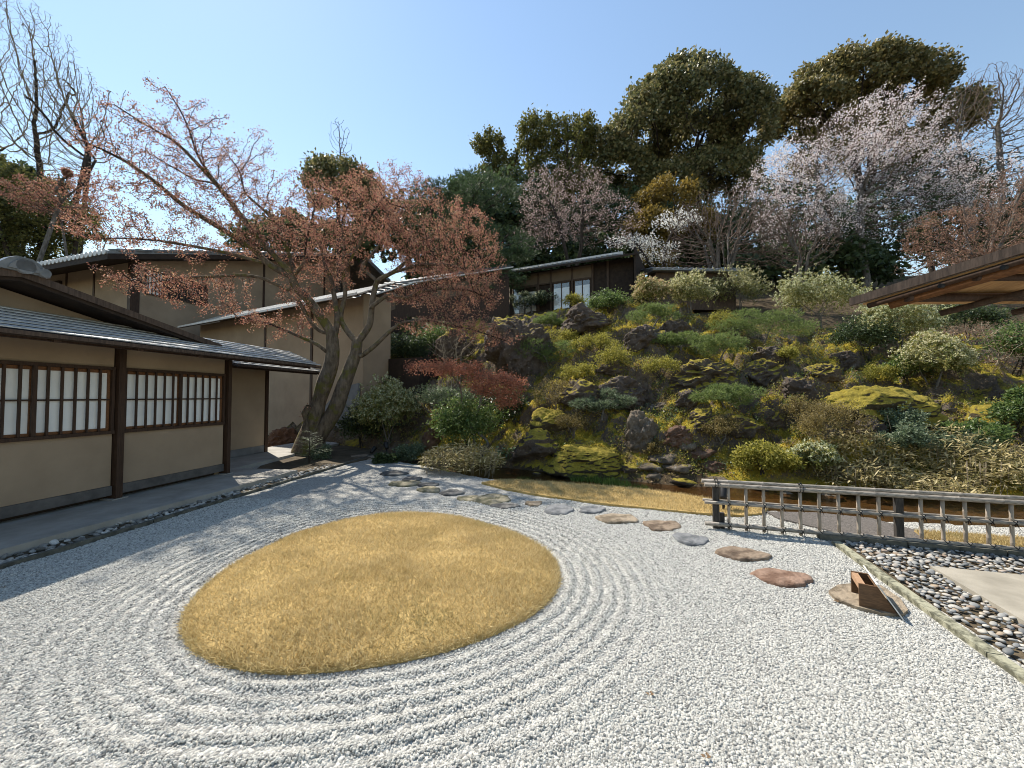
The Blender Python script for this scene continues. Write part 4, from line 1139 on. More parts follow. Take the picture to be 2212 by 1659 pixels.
# a few fallen leaves on the gravel
for (u, v, lb) in ((1405, 1502, 'tiny brown fallen leaf in the middle of the right gravel'), (1527, 1638, 'yellowish fallen leaf at the bottom edge of the gravel'), (1808, 1300, 'small reddish leaf lying left of the wooden box'), (4, 1270, 'dark fallen leaf on the gravel at the left edge')):
    p = G(u, v, .014); V_, F_ = blades(np.array([p, p + (.006, .003, .002), p - (.005, .002, -.002)]), np.array([(1, .3, .15), (.2, 1, .1), (-.6, .6, .1)]), .024, .015, np.tile((0, 0, 1.), (3, 1)), .25)
    tag(npobj('fallen_leaf', V_, F_, M['litter'], origin=p), lb, 'leaf', 'fallen leaves on the gravel')
# ------------------------------------------------------------------ branching
def resample(pl, step):
    pl = np.array(pl, float); d = np.r_[0, np.cumsum(np.linalg.norm(np.diff(pl[:, :3], axis=0), axis=1))]
    n = max(2, int(d[-1] / step) + 1); s = np.linspace(0, d[-1], n)
    # smooth through the control points
    out = np.stack([np.interp(s, d, pl[:, k]) for k in range(pl.shape[1])], -1)
    for _ in range(2):
        out[1:-1, :3] = .25 * out[:-2, :3] + .5 * out[1:-1, :3] + .25 * out[2:, :3]
    return out
class Tree:
    def __init__(s): s.p = []; s.par = []; s.r = []
    def limb(s, pl, step):
        q = resample(pl, step)
        if s.p:
            P_ = np.array(s.p); i = int(np.argmin(np.linalg.norm(P_ - q[0, :3], axis=1)))
            start = 0 if np.linalg.norm(P_[i] - q[0, :3]) > step * .5 else 1
        else: i, start = -1, 0
        for k in range(start, len(q)):
            s.p.append(q[k, :3]); s.par.append(i); s.r.append(q[k, 3]); i = len(s.p) - 1
    def colonize(s, A, step, infl, kill, iters=90, bias=(0, 0, 0), wob=.25):
        A = np.array(A, float); Pn = np.array(s.p); bias = np.array(bias)
        near = np.full(len(A), -1); dist = np.full(len(A), 1e9)
        def upd(pts, i0):
            for c in range(0, len(pts), 400):
                d = np.linalg.norm(A[:, None] - pts[None, c:c + 400], axis=2)
                j = d.argmin(1); m = d[np.arange(len(A)), j]; k = m < dist
                dist[k] = m[k]; near[k] = j[k] + i0 + c
        upd(Pn, 0)
        nodes = [Pn]; par = list(s.par); r = list(s.r); tot = len(Pn); seen = set()
        for _ in range(iters):
            alive = dist > kill
            if not alive.any(): break
            if not alive.all():
                A = A[alive]; near = near[alive]; dist = dist[alive]
            act = dist < infl
            if not act.any(): break
            allp = np.concatenate(nodes); nodes = [allp]
            ids = near[act]; d = A[act] - allp[ids]; d /= np.linalg.norm(d, axis=1, keepdims=True) + 1e-9
            uq, inv = np.unique(ids, return_inverse=True)
            S = np.zeros((len(uq), 3)); np.add.at(S, inv, d)
            S = S / (np.linalg.norm(S, axis=1, keepdims=True) + 1e-9) + bias + rng.normal(0, wob, S.shape)
            S /= np.linalg.norm(S, axis=1, keepdims=True) + 1e-9
            new = allp[uq] + S * step
            nodes.append(new); par += list(uq); r += [0.0] * len(uq)
            upd(new, tot); tot += len(new)
            if tot > 26000: break
        s.p = list(np.concatenate(nodes)); s.par = par; s.r = r
    def finish(s, tip=.006, ex=2.3):
        p = np.array(s.p); par = np.array(s.par); n = len(p)
        w = np.zeros(n); kids = np.zeros(n, int)
        for i in range(n):
            if par[i] >= 0: kids[par[i]] += 1
        w[kids == 0] = 1
        for i in range(n - 1, -1, -1):
            if par[i] >= 0: w[par[i]] += w[i] if par[i] < i else 0
        s.P, s.PAR, s.W, s.KIDS = p, par, np.maximum(w, 1), kids
        s.RAD = np.maximum(tip * s.W ** (1 / ex), np.array(s.r))
        # direction of every node
        d = np.zeros((n, 3)); k = par >= 0
        d[k] = p[k] - p[par[k]]; d[~k] = (0, 0, 1)
        s.D = d / (np.linalg.norm(d, axis=1, keepdims=True) + 1e-9)
        return s
    def tubes(s, sel, sides):
        e = np.where((s.PAR >= 0) & sel)[0]
        if not len(e): return np.zeros((0, 3)), np.zeros((0, 4), int)
        a = s.PAR[e]; ra = np.minimum(s.RAD[a], s.RAD[e] * 1.25); rb = s.RAD[e]
        def frame(d):
            ref = np.array((.83, .29, .47)); x = np.cross(d, ref); x /= np.linalg.norm(x, axis=1, keepdims=True) + 1e-9
            return x, np.cross(d, x)
        da = s.D[a].copy(); side = ra < s.RAD[a] * .7
        da[side] = s.D[e][side]
        xa, ya = frame(da); xb, yb = frame(s.D[e])
        t = np.linspace(0, 2 * math.pi, sides, endpoint=False)
        c, sn = np.cos(t)[None, :, None], np.sin(t)[None, :, None]
        Ra = s.P[a][:, None] + ra[:, None, None] * (c * xa[:, None] + sn * ya[:, None])
        Rb = s.P[e][:, None] + rb[:, None, None] * (c * xb[:, None] + sn * yb[:, None])
        V = np.concatenate([Ra, Rb], 1).reshape(-1, 3)
        k = np.arange(sides); k2 = (k + 1) % sides
        F = np.stack([k, k2, k2 + sides, k + sides], -1)[None] + (np.arange(len(e)) * 2 * sides)[:, None, None]
        return V, F.reshape(-1, 4)
def catm(parts):
    VV, FF, o = [], {}, 0
    for V, F in parts:
        if not len(V): continue
        VV.append(V); F = np.asarray(F); FF.setdefault(F.shape[1], []).append(F + o); o += len(V)
    return np.concatenate(VV), [np.concatenate(f) for f in FF.values()]
def ell(c, r, n, shell=0.0):
    d = rng.normal(size=(n, 3)); d /= np.linalg.norm(d, axis=1, keepdims=True)
    k = rng.uniform(shell ** 3, 1, (n, 1)) ** (1 / 3)
    return np.array(c) + d * k * np.array(r)
def leafcloud(pos, L, W, up=.6, jit=.05):
    n = len(pos)
    d = rng.normal(size=(n, 3)); upv = rng.normal(size=(n, 3)) * .7 + np.array((0, 0, up))
    return blades(pos + rng.normal(0, jit, (n, 3)), d, L * rng.uniform(.65, 1.3, n), W * rng.uniform(.65, 1.3, n), upv, .12)
def make_tree(name, label, tr, thick, bark, twigm, group=None, cat='tree'):
    base = tr.P[0]
    t = thing(name, label, cat, base, group)
    big = tr.RAD > min(thick, tr.RAD.max() * .55)
    V, F = catm([tr.tubes(big, 9)]); npobj('trunk', V, F, bark, t, smooth=True)
    parts = [tr.tubes(~big, 3)]
    if len(parts[0][0]):
        V, F = catm(parts); o = npobj('branches', V, F, twigm, t, smooth=True); o['kind'] = 'stuff'
    return t
def crown(t, V, F, m, name='crown'):
    o = npobj(name, V, F, m, t); o['kind'] = 'stuff'; return o

# ------------------------------------------------------------------ the large red maple
def c1(x, y): return 493.7 + .3472 * x, 438.9 + .3472 * y      # two photograph crops the limbs were measured in
def c2(x, y): return 164.6 + .3306 * x, 137.2 + .3306 * y
def pl(cr, pts, y0, y1, r0, r1):
    n = len(pts); out = []
    for i, (x, y) in enumerate(pts):
        s = i / (n - 1); p = P(*cr(x, y), y0 + (y1 - y0) * s)
        out.append((*p, r0 + (r1 - r0) * s))
    return out
mp = Tree()
tb = pl(c1, [(500, 1590), (505, 1500), (520, 1400), (560, 1240), (600, 1110), (640, 1010), (650, 900), (640, 800)], 10.5, 10.4, .30, .15)
tb[0] = (*tb[0][:2], -.05, .50); tb[1] = (*tb[1][:3], .40); tb[2] = (*tb[2][:3], .27); tb[3] = (*tb[3][:3], .18)
mp.limb(tb, .12)
tb2 = pl(c1, [(520, 1500), (590, 1410), (665, 1290), (715, 1140), (755, 1030), (795, 930), (800, 860)], 10.45, 10.55, .24, .14)
tb2[1] = (*tb2[1][:3], .20); mp.limb(tb2, .12)
mp.limb(pl(c1, [(470, 1330), (490, 1290), (500, 1260)], 10.35, 10.3, .12, .07), .08)
LIMBS = [
    (c1, [(640, 805), (570, 700), (490, 590), (410, 520), (395, 460)], 10.4, 10.0, .13, .10),
    (c2, [(1420, 1400), (1250, 1310), (1150, 1200), (900, 1050), (700, 930), (500, 760), (330, 640), (100, 530), (0, 490)], 10.0, 8.4, .085, .016),
    (c2, [(1420, 1400), (1330, 1290), (1190, 1150), (1000, 890), (900, 770), (760, 620), (650, 510), (450, 400), (250, 270)], 10.0, 8.8, .08, .014),
    (c2, [(1060, 990), (960, 830), (880, 740), (790, 600), (740, 430), (690, 320), (580, 150)], 9.5, 9.0, .045, .010),
    (c2, [(1000, 890), (900, 780), (770, 760), (600, 660), (430, 560)], 9.4, 9.9, .03, .010),
    (c2, [(1430, 1380), (1400, 1280), (1340, 1080), (1230, 960), (1100, 850), (1070, 700), (960, 560)], 10.1, 10.6, .06, .012),
    (c2, [(1250, 1310), (1000, 1240), (800, 1200), (560, 1160), (300, 1140), (100, 1150)], 9.8, 8.8, .045, .012),
    (c2, [(1380, 1480), (1220, 1400), (1100, 1380), (900, 1390), (700, 1400), (450, 1440), (230, 1400)], 10.2, 9.0, .045, .012),
    (c1, [(610, 925), (560, 880), (440, 830), (330, 780), (200, 730), (60, 710)], 10.35, 9.3, .055, .012),
    (c1, [(650, 880), (680, 720), (660, 600), (640, 470), (600, 390), (560, 220), (520, 100), (560, -60)], 10.4, 11.6, .09, .016),
    (c1, [(640, 800), (600, 820), (520, 760), (480, 680), (430, 600)], 10.4, 10.2, .05, .05),
    (c1, [(800, 865), (740, 800), (690, 720), (730, 560), (710, 430), (720, 250), (700, 120), (760, -20)], 10.55, 11.0, .09, .014),
    (c1, [(800, 870), (880, 760), (895, 600), (920, 480), (1030, 430), (1180, 300), (1250, 210), (1400, 110), (1520, 40)], 10.55, 11.4, .10, .014),
    (c1, [(895, 640), (1000, 560), (1100, 600), (1180, 550), (1320, 530), (1500, 540), (1640, 600)], 10.5, 10.0, .06, .012),
    (c1, [(830, 950), (920, 880), (1020, 780), (1090, 735), (1250, 730), (1500, 780), (1740, 860)], 10.5, 9.6, .065, .012),
    (c1, [(920, 480), (820, 400), (920, 290), (1000, 160), (1040, 20), (1100, -90)], 10.7, 11.8, .05, .012),
    (c1, [(1030, 430), (1200, 380), (1350, 380), (1520, 420)], 10.9, 10.2, .03, .010),
    (c1, [(395, 460), (470, 380), (480, 250), (520, 90)], 10.0, 9.3, .05, .012),
    (c1, [(710, 430), (820, 250), (880, 80), (980, -60)], 10.7, 10.0, .035, .010),
]
att = []
for cr, pts, y0, y1, r0, r1 in LIMBS:
    q = pl(cr, pts, y0, y1, r0, r1); mp.limb(q, .12)
    q = resample(q, .12); m = len(q); k0 = int(m * .45)
    for i in range(k0, int(m * .96)):
        att.append(q[i, :3] + rng.normal(0, 1, (7, 3)) * (.34, .45, .17))
def pe(u, v, Y, wu, hv, dy, n, shell=0.0):
    return ell(P(u, v, Y), (wu * Y / 830, dy, hv * Y / 830), n, shell)
for args in ((950, 520, 10.6, 135, 95, 1.4, 700), (995, 620, 10.0, 95, 70, 1.2, 420), (760, 460, 10.8, 150, 75, 1.6, 620), (640, 420, 10.4, 90, 40, 1.2, 260), (560, 500, 9.6, 170, 55, 1.3, 520), (380, 450, 9.0, 170, 60, 1.1, 480),
             (330, 340, 8.8, 120, 80, 1.0, 300), (440, 300, 9.0, 80, 90, .8, 200), (250, 300, 8.6, 70, 60, .8, 150), (330, 610, 9.2, 100, 35, .8, 220), (460, 650, 9.6, 90, 35, .8, 150), (1015, 700, 9.8, 80, 26, .7, 160),
             (560, 690, 9.6, 60, 18, .5, 110), (230, 500, 8.9, 120, 30, .8, 200), (850, 400, 11.2, 110, 40, 1.2, 260), (500, 380, 9.4, 90, 60, 1.0, 180), (560, 310, 10.2, 40, 30, .6, 60), (1060, 560, 10.2, 35, 60, .8, 120), (700, 590, 10.6, 90, 30, 1.0, 120), (900, 640, 10.4, 80, 30, .8, 120)):
    att.append(pe(*args))
att = np.concatenate(att)
mp.colonize(att, .11, 1.3, .17, 80, (0, 0, .06), .22)
mp.finish(.0050, 2.3)
t = make_tree('maple_tree', 'large twin trunked maple with fresh red leaves beside the houses', mp, .03, M['barkmaple'], M['twigdark'])
tipn = np.where(mp.W <= 6)[0]
sel = rng.choice(tipn, 92000)
pos = mp.P[sel] - mp.D[sel] * rng.uniform(0, .11, (len(sel), 1))
hz_ = np.clip((pos[:, 2] - 4.6) / 2.4, 0, 1) * np.clip((-4.2 - pos[:, 0]) / 2, 0, 1)
pos = pos[rng.uniform(0, 1, len(pos)) > hz_ * .40]
V, F = leafcloud(pos, .040, .030, .5, .05)
crown(t, V, F, M['maple'])

# ------------------------------------------------------------------ generic trees
def auto_tree(name, label, base, top_c, ells, step, kill, infl, tip, thick, bark, twigm, trunk_r, wob=.25, bias=(0, 0, .1), forks=3, group=None, stems=1):
    """trunk from base towards the crown centre, then colonised into the crown ellipsoids"""
    tr = Tree(); base = np.array(base, float); top = np.array(top_c, float)
    for sidx in range(stems):
        o = np.array((rng.normal(0, .35), rng.normal(0, .3), 0)) * (stems > 1)
        tgt = top + np.array((rng.normal(0, 1), rng.normal(0, .6), 0)) * (0 if stems == 1 else np.linalg.norm(top - base) * .18)
        m = base + (tgt - base) * .5 + np.array((rng.normal(0, .04), rng.normal(0, .04), 0)) * np.linalg.norm(top - base)
        pts = [(*(base + (0, 0, -.3) + o * .3), trunk_r * 1.35), (*(base + o + (0, 0, .4)), trunk_r), (*m, trunk_r * .75), (*tgt, trunk_r * .35)]
        tr.limb(pts, step * 1.2)
    A = np.concatenate([ell(c, r, n, s) for c, r, n, s in ells])
    tr.colonize(A, step, infl, kill, 120, bias, wob)
    tr.finish(tip, 2.25)
    return make_tree(name, label, tr, thick, bark, twigm, group), tr
def ground(u, v, Y, dz=0):
    p = P(u, v, Y); return np.array((p[0], p[1], float(H(p[0], p[1])) + dz))
def E(u, v, Y, wu, hv, dy, n, s=.0): return (P(u, v, Y), (wu * Y / 830, dy, hv * Y / 830), n, s)
def tipleaves(tr, n, L, W, wmax=4, jit=.1, up=.4, back=None):
    tips = np.where(tr.W <= wmax)[0]; k = rng.choice(tips, n)
    pos = tr.P[k] - tr.D[k] * rng.uniform(0, back or .2, (n, 1))
    return leafcloud(pos, L, W, up, jit)

# bare trees at the far left
t, tr = auto_tree('bare_tree', 'tall bare tree at the left edge, twigs against the sky', ground(118, 430, 24), P(80, 330, 24), [E(30, 170, 24, 120, 160, 3, 3600), E(60, 70, 24, 70, 70, 2.5, 1000), E(40, 330, 24, 130, 90, 3, 900), E(-60, 250, 24, 90, 120, 3, 600)], .24, .26, 6, .0085, .06, M['bark'], M['twigpale'], .10, .12, (0, 0, .06), stems=3, group='bare trees at the left')
t, tr = auto_tree('bare_tree', 'shorter bare tree right of the tall one, rounded twiggy crown', ground(140, 430, 25), P(150, 330, 25), [E(155, 220, 25, 72, 90, 2.5, 2600), E(195, 290, 25, 45, 60, 2, 800), E(150, 340, 25, 60, 50, 2, 400)], .22, .25, 6, .0085, .06, M['bark'], M['twigpale'], .085, .12, (0, 0, .06), stems=2, group='bare trees at the left')
t, tr = auto_tree('bare_tree', 'slim bare sapling rising above the dark round evergreen', ground(735, 420, 27), P(735, 330, 27), [E(737, 300, 27, 30, 48, 1.2, 160), E(680, 350, 27, 40, 20, 1, 40), E(780, 400, 27, 40, 35, 1, 70)], .25, .36, 4, .014, .06, M['bark'], M['twig'], .08, .2, (0, 0, .2))
# ------------------------------------------------------------------ billowing evergreens
def lobes_on(c, r, n, rl, up=.15):
    """n lobe centres over the upper surface of a dome"""
    d = rng.normal(size=(n * 3, 3)); d /= np.linalg.norm(d, axis=1, keepdims=True); d = d[d[:, 2] > -.35][:n]
    return np.array(c) + d * np.array(r) * (1 - rl * .55 + rng.uniform(-.12, .04, (len(d), 1)))
def billow(centres, R_, n, L, W, lift=.25, squash=.8, sd_=.27):
    """leaf blades over many small domes"""
    k = rng.integers(0, len(centres), n); d = rng.normal(size=(n, 3)); d[:, 2] += lift; d /= np.linalg.norm(d, axis=1, keepdims=True)
    RR = np.asarray(R_)[k] if np.ndim(R_) else np.full(n, R_)
    pos = centres[k] + d * (RR * np.clip(rng.normal(.82, sd_, n), .15, 1.7))[:, None] * np.array((1, 1, squash))
    dirv = d * .7 + rng.normal(size=(n, 3)) * .75 + np.array((0, 0, -.1))
    return blades(pos, dirv, L * rng.uniform(.6, 1.3, n), W * rng.uniform(.6, 1.3, n), d + rng.normal(size=(n, 3)) * .5, .1)
def evergreen(name, label, base, trunk_top, domes, rl, nl, nleaf, L, W, lm, bark=None, tr_r=.35, stems=1, group=None, skel=True):
    cs = np.concatenate([lobes_on(c, r, max(4, int(nl * 2.2 * w)), rl) for c, r, w in domes])
    rad = np.mean([np.mean(r) for c, r, w in domes]) * rl * rng.uniform(.55, 1.2, len(cs))
    tr = Tree(); base = np.array(base, float); tt_ = np.array(trunk_top, float)
    for s_ in range(stems):
        o = np.array((rng.normal(0, .5), rng.normal(0, .4), 0)) * (stems > 1)
        tgt = tt_ + o * 3.5
        tr.limb([(*(base + o * .4 - (0, 0, .4)), tr_r * 1.4), (*(base + o), tr_r), (*((base + tgt) / 2 + rng.normal(0, .3, 3) * (1, 1, 0)), tr_r * .8), (*tgt, tr_r * .4)], .6)
    tr.colonize(np.concatenate([cs, cs - (0, 0, rad.mean() * .6)]), .5, 30, .7, 60, (0, 0, .1), .15)
    tr.finish(.035, 2.3)
    t = make_tree(name, label, tr, .10, bark or M['bark'], M['twigdark'], group)
    V, F = billow(cs, rad, int(nleaf * 1.0), L * .98, W * 1.12, .35, .85, .33)
    crown(t, V, F, lm)
    return t, cs
def leafy(label, u, vb, Y, vt, ells, step, kill, nl, L, lm, r, stems):
    t, tr = auto_tree('evergreen_tree', label, ground(u, vb, Y), P(u, vt, Y), [E(a_, b_, Y, c_, d_, dy_, n_) for a_, b_, c_, d_, dy_, n_ in ells], step, kill, 6, .02, .06, M['bark'], M['twigdark'], r, .2, (0, 0, .1), stems=stems)
    V, F = tipleaves(tr, nl, L, L * .62, 3, L * .75, .5); crown(t, V, F, lm)
evergreen('evergreen_tree', 'huge domed dark camphor tree in the centre of the skyline', ground(1500, 420, 40), P(1480, 330, 40), [(P(1475, 270, 40), (7.2, 6, 6.0), 1.0), (P(1600, 280, 40), (3.2, 4, 5.0), .45), (P(1400, 290, 39), (4.0, 4, 4.5), .45), (P(1470, 185, 40), (3.2, 3, 2.2), .25), (P(1520, 400, 40), (6, 4, 3.0), .4), (P(1300, 320, 39), (2.2, 2, 1.8), .2), (P(1340, 370, 39), (3.2, 2.5, 2.4), .3), (P(1500, 320, 41), (5, 3, 4), .5), (P(1580, 370, 40), (3, 2.5, 3), .3), (P(1430, 410, 39), (4, 3, 2.4), .3)], .19, 120, 66000, .36, .24, M['camphor'], tr_r=.6, stems=3)
evergreen('evergreen_tree', 'broad bronze topped camphor tree at the upper right skyline', ground(1880, 420, 45), P(1860, 290, 45), [(P(1860, 200, 45), (9.0, 5, 4.2), 1.0), (P(1950, 190, 45), (5, 4, 3.4), .4), (P(1740, 250, 44), (4.2, 4, 3.2), .4), (P(2060, 260, 45), (3, 3, 4), .3), (P(1850, 330, 46), (9, 3, 5), .6)], .18, 110, 60000, .38, .26, M['camphor2'], tr_r=.55, stems=3)
leafy('slender olive evergreen left of the huge camphor', 1180, 430, 38, 330, [(1165, 295, 55, 55, 2, 260), (1235, 310, 50, 65, 2, 240), (1190, 390, 90, 60, 2, 300), (1265, 285, 32, 40, 1.5, 100)], .3, .42, 15000, .30, M['olive'], .16, 6)
leafy('thin open crowned evergreen at the left end of the wooded skyline', 1070, 430, 38, 350, [(1055, 312, 38, 26, 1.5, 120), (1078, 365, 48, 40, 1.5, 160)], .3, .42, 6500, .28, M['olive'], .12, 4)
evergreen('evergreen_tree', 'dark clipped round evergreen behind the top of the red maple', ground(730, 450, 25), P(730, 410, 25), [(P(730, 415, 25), (2.4, 2, 2.1), 1.0), (P(770, 420, 25), (1.6, 1.6, 1.7), .4)], .28, 34, 16000, .2, .13, M['camphor'], tr_r=.2)
evergreen('evergreen_tree', 'golden olive evergreen below the huge camphor', ground(1440, 540, 30), P(1440, 460, 30), [(P(1440, 440, 30), (2.6, 2, 1.9), .9), (P(1400, 500, 29), (1.8, 2, 1.8), .6), (P(1490, 500, 31), (2.2, 2, 2.0), .6), (P(1410, 570, 28), (1.6, 1.5, 1.4), .4)], .30, 36, 16000, .22, .13, M['goldleaf'], tr_r=.2, stems=2)
leafy('olive evergreen behind the tiled house roof at the left', 60, 520, 22, 450, [(20, 440, 110, 85, 2, 500), (130, 480, 90, 50, 2, 300), (20, 530, 130, 50, 2, 300), (-60, 400, 90, 110, 2, 300)], .24, .34, 24000, .18, M['olive'], .18, 4)
leafy('dark evergreen below the tall bare tree at the left edge', 10, 420, 26, 390, [(-10, 385, 80, 50, 2, 240), (70, 405, 65, 40, 2, 180)], .26, .36, 11000, .22, M['dark'], .16, 3)
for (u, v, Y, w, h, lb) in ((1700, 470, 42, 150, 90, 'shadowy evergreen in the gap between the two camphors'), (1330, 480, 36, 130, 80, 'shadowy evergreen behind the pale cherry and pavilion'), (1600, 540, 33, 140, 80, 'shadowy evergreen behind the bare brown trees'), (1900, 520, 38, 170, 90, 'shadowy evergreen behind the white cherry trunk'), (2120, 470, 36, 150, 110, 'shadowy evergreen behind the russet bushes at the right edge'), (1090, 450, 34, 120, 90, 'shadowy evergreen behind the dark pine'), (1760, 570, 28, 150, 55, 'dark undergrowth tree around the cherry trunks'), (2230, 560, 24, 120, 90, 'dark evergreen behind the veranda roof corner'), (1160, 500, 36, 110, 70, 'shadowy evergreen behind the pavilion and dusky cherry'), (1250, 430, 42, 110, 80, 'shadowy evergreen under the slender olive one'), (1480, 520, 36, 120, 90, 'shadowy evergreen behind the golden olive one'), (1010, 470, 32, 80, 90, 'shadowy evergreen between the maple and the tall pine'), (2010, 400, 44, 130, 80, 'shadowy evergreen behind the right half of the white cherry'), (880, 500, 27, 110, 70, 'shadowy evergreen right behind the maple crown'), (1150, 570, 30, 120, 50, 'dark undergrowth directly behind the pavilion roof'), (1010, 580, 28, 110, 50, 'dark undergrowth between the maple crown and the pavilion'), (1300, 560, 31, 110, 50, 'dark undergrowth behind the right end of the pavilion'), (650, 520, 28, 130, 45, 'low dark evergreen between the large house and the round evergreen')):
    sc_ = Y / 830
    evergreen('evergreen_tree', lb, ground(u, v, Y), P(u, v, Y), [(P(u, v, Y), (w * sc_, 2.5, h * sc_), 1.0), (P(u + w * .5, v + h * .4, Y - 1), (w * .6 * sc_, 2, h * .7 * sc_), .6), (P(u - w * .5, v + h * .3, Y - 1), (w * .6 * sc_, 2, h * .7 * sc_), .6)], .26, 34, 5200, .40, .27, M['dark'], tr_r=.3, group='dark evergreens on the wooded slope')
# ------------------------------------------------------------------ blossom and bare trees on the slope
def blossom(t, tr, n, L, m, wmax=4, jit=.12, name='blossom'):
    tips = np.where(tr.W <= wmax)[0]
    cl = fbm(tr.P[tips] * .55, 3, 91) + .25 * rng.normal(size=len(tips))
    if n > 8000: tips = tips[cl > -.22]
    k = rng.choice(tips, n); V, F = leafcloud(tr.P[k] - tr.D[k] * rng.uniform(0, .2, (n, 1)), L, L * .85, .3, jit)
    o = npobj(name, V, F, m, t); o['kind'] = 'stuff'
t, tr = auto_tree('cherry_tree', 'big white blossoming cherry spreading over the right slope', ground(1850, 605, 26), P(1840, 400, 26), [E(1830, 340, 26, 170, 115, 3, 2000), E(1970, 390, 26, 140, 110, 3, 1300), E(1710, 410, 26, 130, 80, 3, 900), E(1920, 260, 26, 120, 70, 2.5, 700), E(2080, 410, 26, 100, 100, 2.5, 700), E(1800, 490, 26, 170, 55, 3, 700)], .24, .32, 5, .010, .05, M['barkgrey'], M['twig'], .22, .22, (0, 0, .08), stems=3)
blossom(t, tr, 25000, .10, M['cherry'], 3, .13)
t, tr = auto_tree('cherry_tree', 'dusky pink cherry behind the hill pavilion roof', ground(1230, 560, 27), P(1230, 450, 27), [E(1220, 440, 27, 115, 85, 3, 1700), E(1300, 480, 27, 95, 60, 2.5, 800), E(1165, 500, 27, 60, 45, 2, 400)], .23, .29, 5, .010, .05, M['bark'], M['twig'], .16, .22, (0, 0, .08), stems=2)
blossom(t, tr, 8200, .085, M['cherrydim'], 3, .12)
t, tr = auto_tree('blossom_bough', 'bright white blossom tree just above the pavilion roof corner', ground(1430, 590, 25), P(1420, 530, 25), [E(1365, 523, 25, 66, 14, .8, 260), E(1465, 472, 25, 60, 22, .8, 160), E(1420, 540, 25, 60, 30, .8, 60)], .2, .26, 6, .016, .05, M['bark'], M['twigdark'], .11, .18, (0, 0, 0), stems=2)
blossom(t, tr, 2600, .10, M['white'], 3, .14)
def bare(label, u, vb, Y, ells, n, tip, tw, stems=4, leaves=None, name='bare_tree', r=.08, group='bare brown trees on the slope', bias=(0, 0, .15), step=.17, kill=.19):
    t, tr = auto_tree(name, label, ground(u, vb, Y), P(u, ells[0][1] + ells[0][3] * .4, Y), [E(a, b_, Y, c, d, dy, k) for a, b_, Y_, c, d, dy, k in [(e[0], e[1], 0, e[2], e[3], e[4], e[5]) for e in ells]], step, kill, 5, tip, .03, M['barkgrey'], tw, r, .16, bias, stems=stems, group=group)
    if leaves:
        blossom(t, tr, leaves[0], leaves[1], leaves[2], 3, .07, 'buds')
    return t
bare('bare brown vase shaped tree in front of the huge camphor', 1565, 600, 21, [(1570, 485, 135, 78, 2.2, 5200), (1490, 550, 65, 45, 1.5, 1000), (1655, 540, 65, 45, 1.5, 1000)], 0, .0075, M['twig'], 11, None, 'bare_tree', .045)
bare('bare brown tree with dark crooked trunk left of the cherry', 1720, 620, 19, [(1730, 530, 80, 55, 1.8, 1600), (1690, 470, 60, 40, 1.5, 700)], 0, .008, M['twig'], 3, r=.09)
bare('bare greyish treetop at the upper right corner', 2110, 420, 32, [(2130, 230, 80, 90, 2.5, 2000), (2190, 330, 60, 90, 2.5, 1200)], 0, .014, M['twig'], 3, r=.16, step=.26, kill=.3)
bare('russet budding tree above the veranda roof corner', 2120, 640, 17, [(2100, 510, 130, 75, 2.0, 1500), (2030, 570, 80, 45, 1.6, 500), (2190, 430, 90, 60, 1.8, 600)], 0, .007, M['twig'], 5, (15000, .055, M['redbrown']), 'budding_tree', .09, 'russet trees at the right')
bare('orange leafed young maple between the tiled roof and the bare trees', 110, 480, 19, [(110, 430, 100, 40, 1.6, 500), (190, 400, 60, 35, 1.2, 200)], 0, .008, M['twig'], 3, (7000, .075, M['maple']), 'maple_tree', .07, None)
bare('small spreading red maple hanging over the dark shrubs', 1010, 900, 9.6, [(1075, 825, 70, 26, .55, 420), (960, 795, 85, 16, .5, 260), (1090, 860, 40, 22, .4, 160)], 0, .004, M['twig'], 2, (9500, .040, M['maple2']), 'maple_tree', .035, None, (0, 0, 0), .09, .12)
bare('leafless pale shrub in front of the big left boulder', 985, 800, 11.5, [(985, 745, 70, 38, .6, 420)], 0, .004, M['twigpale'], 5, None, 'bare_shrub', .02, 'leafless shrubs', (0, 0, .1), .1, .13)
bare('tangled leafless grey shrub below the veranda roof corner', 2120, 830, 10.5, [(2110, 760, 110, 70, 1.2, 1000), (2040, 740, 70, 40, .8, 300), (2190, 820, 60, 40, .8, 250)], 0, .0045, M['twigpale'], 7, (3500, .03, M['redbrown']), 'bare_shrub', .022, 'leafless shrubs', (0, 0, .02), .12, .16)
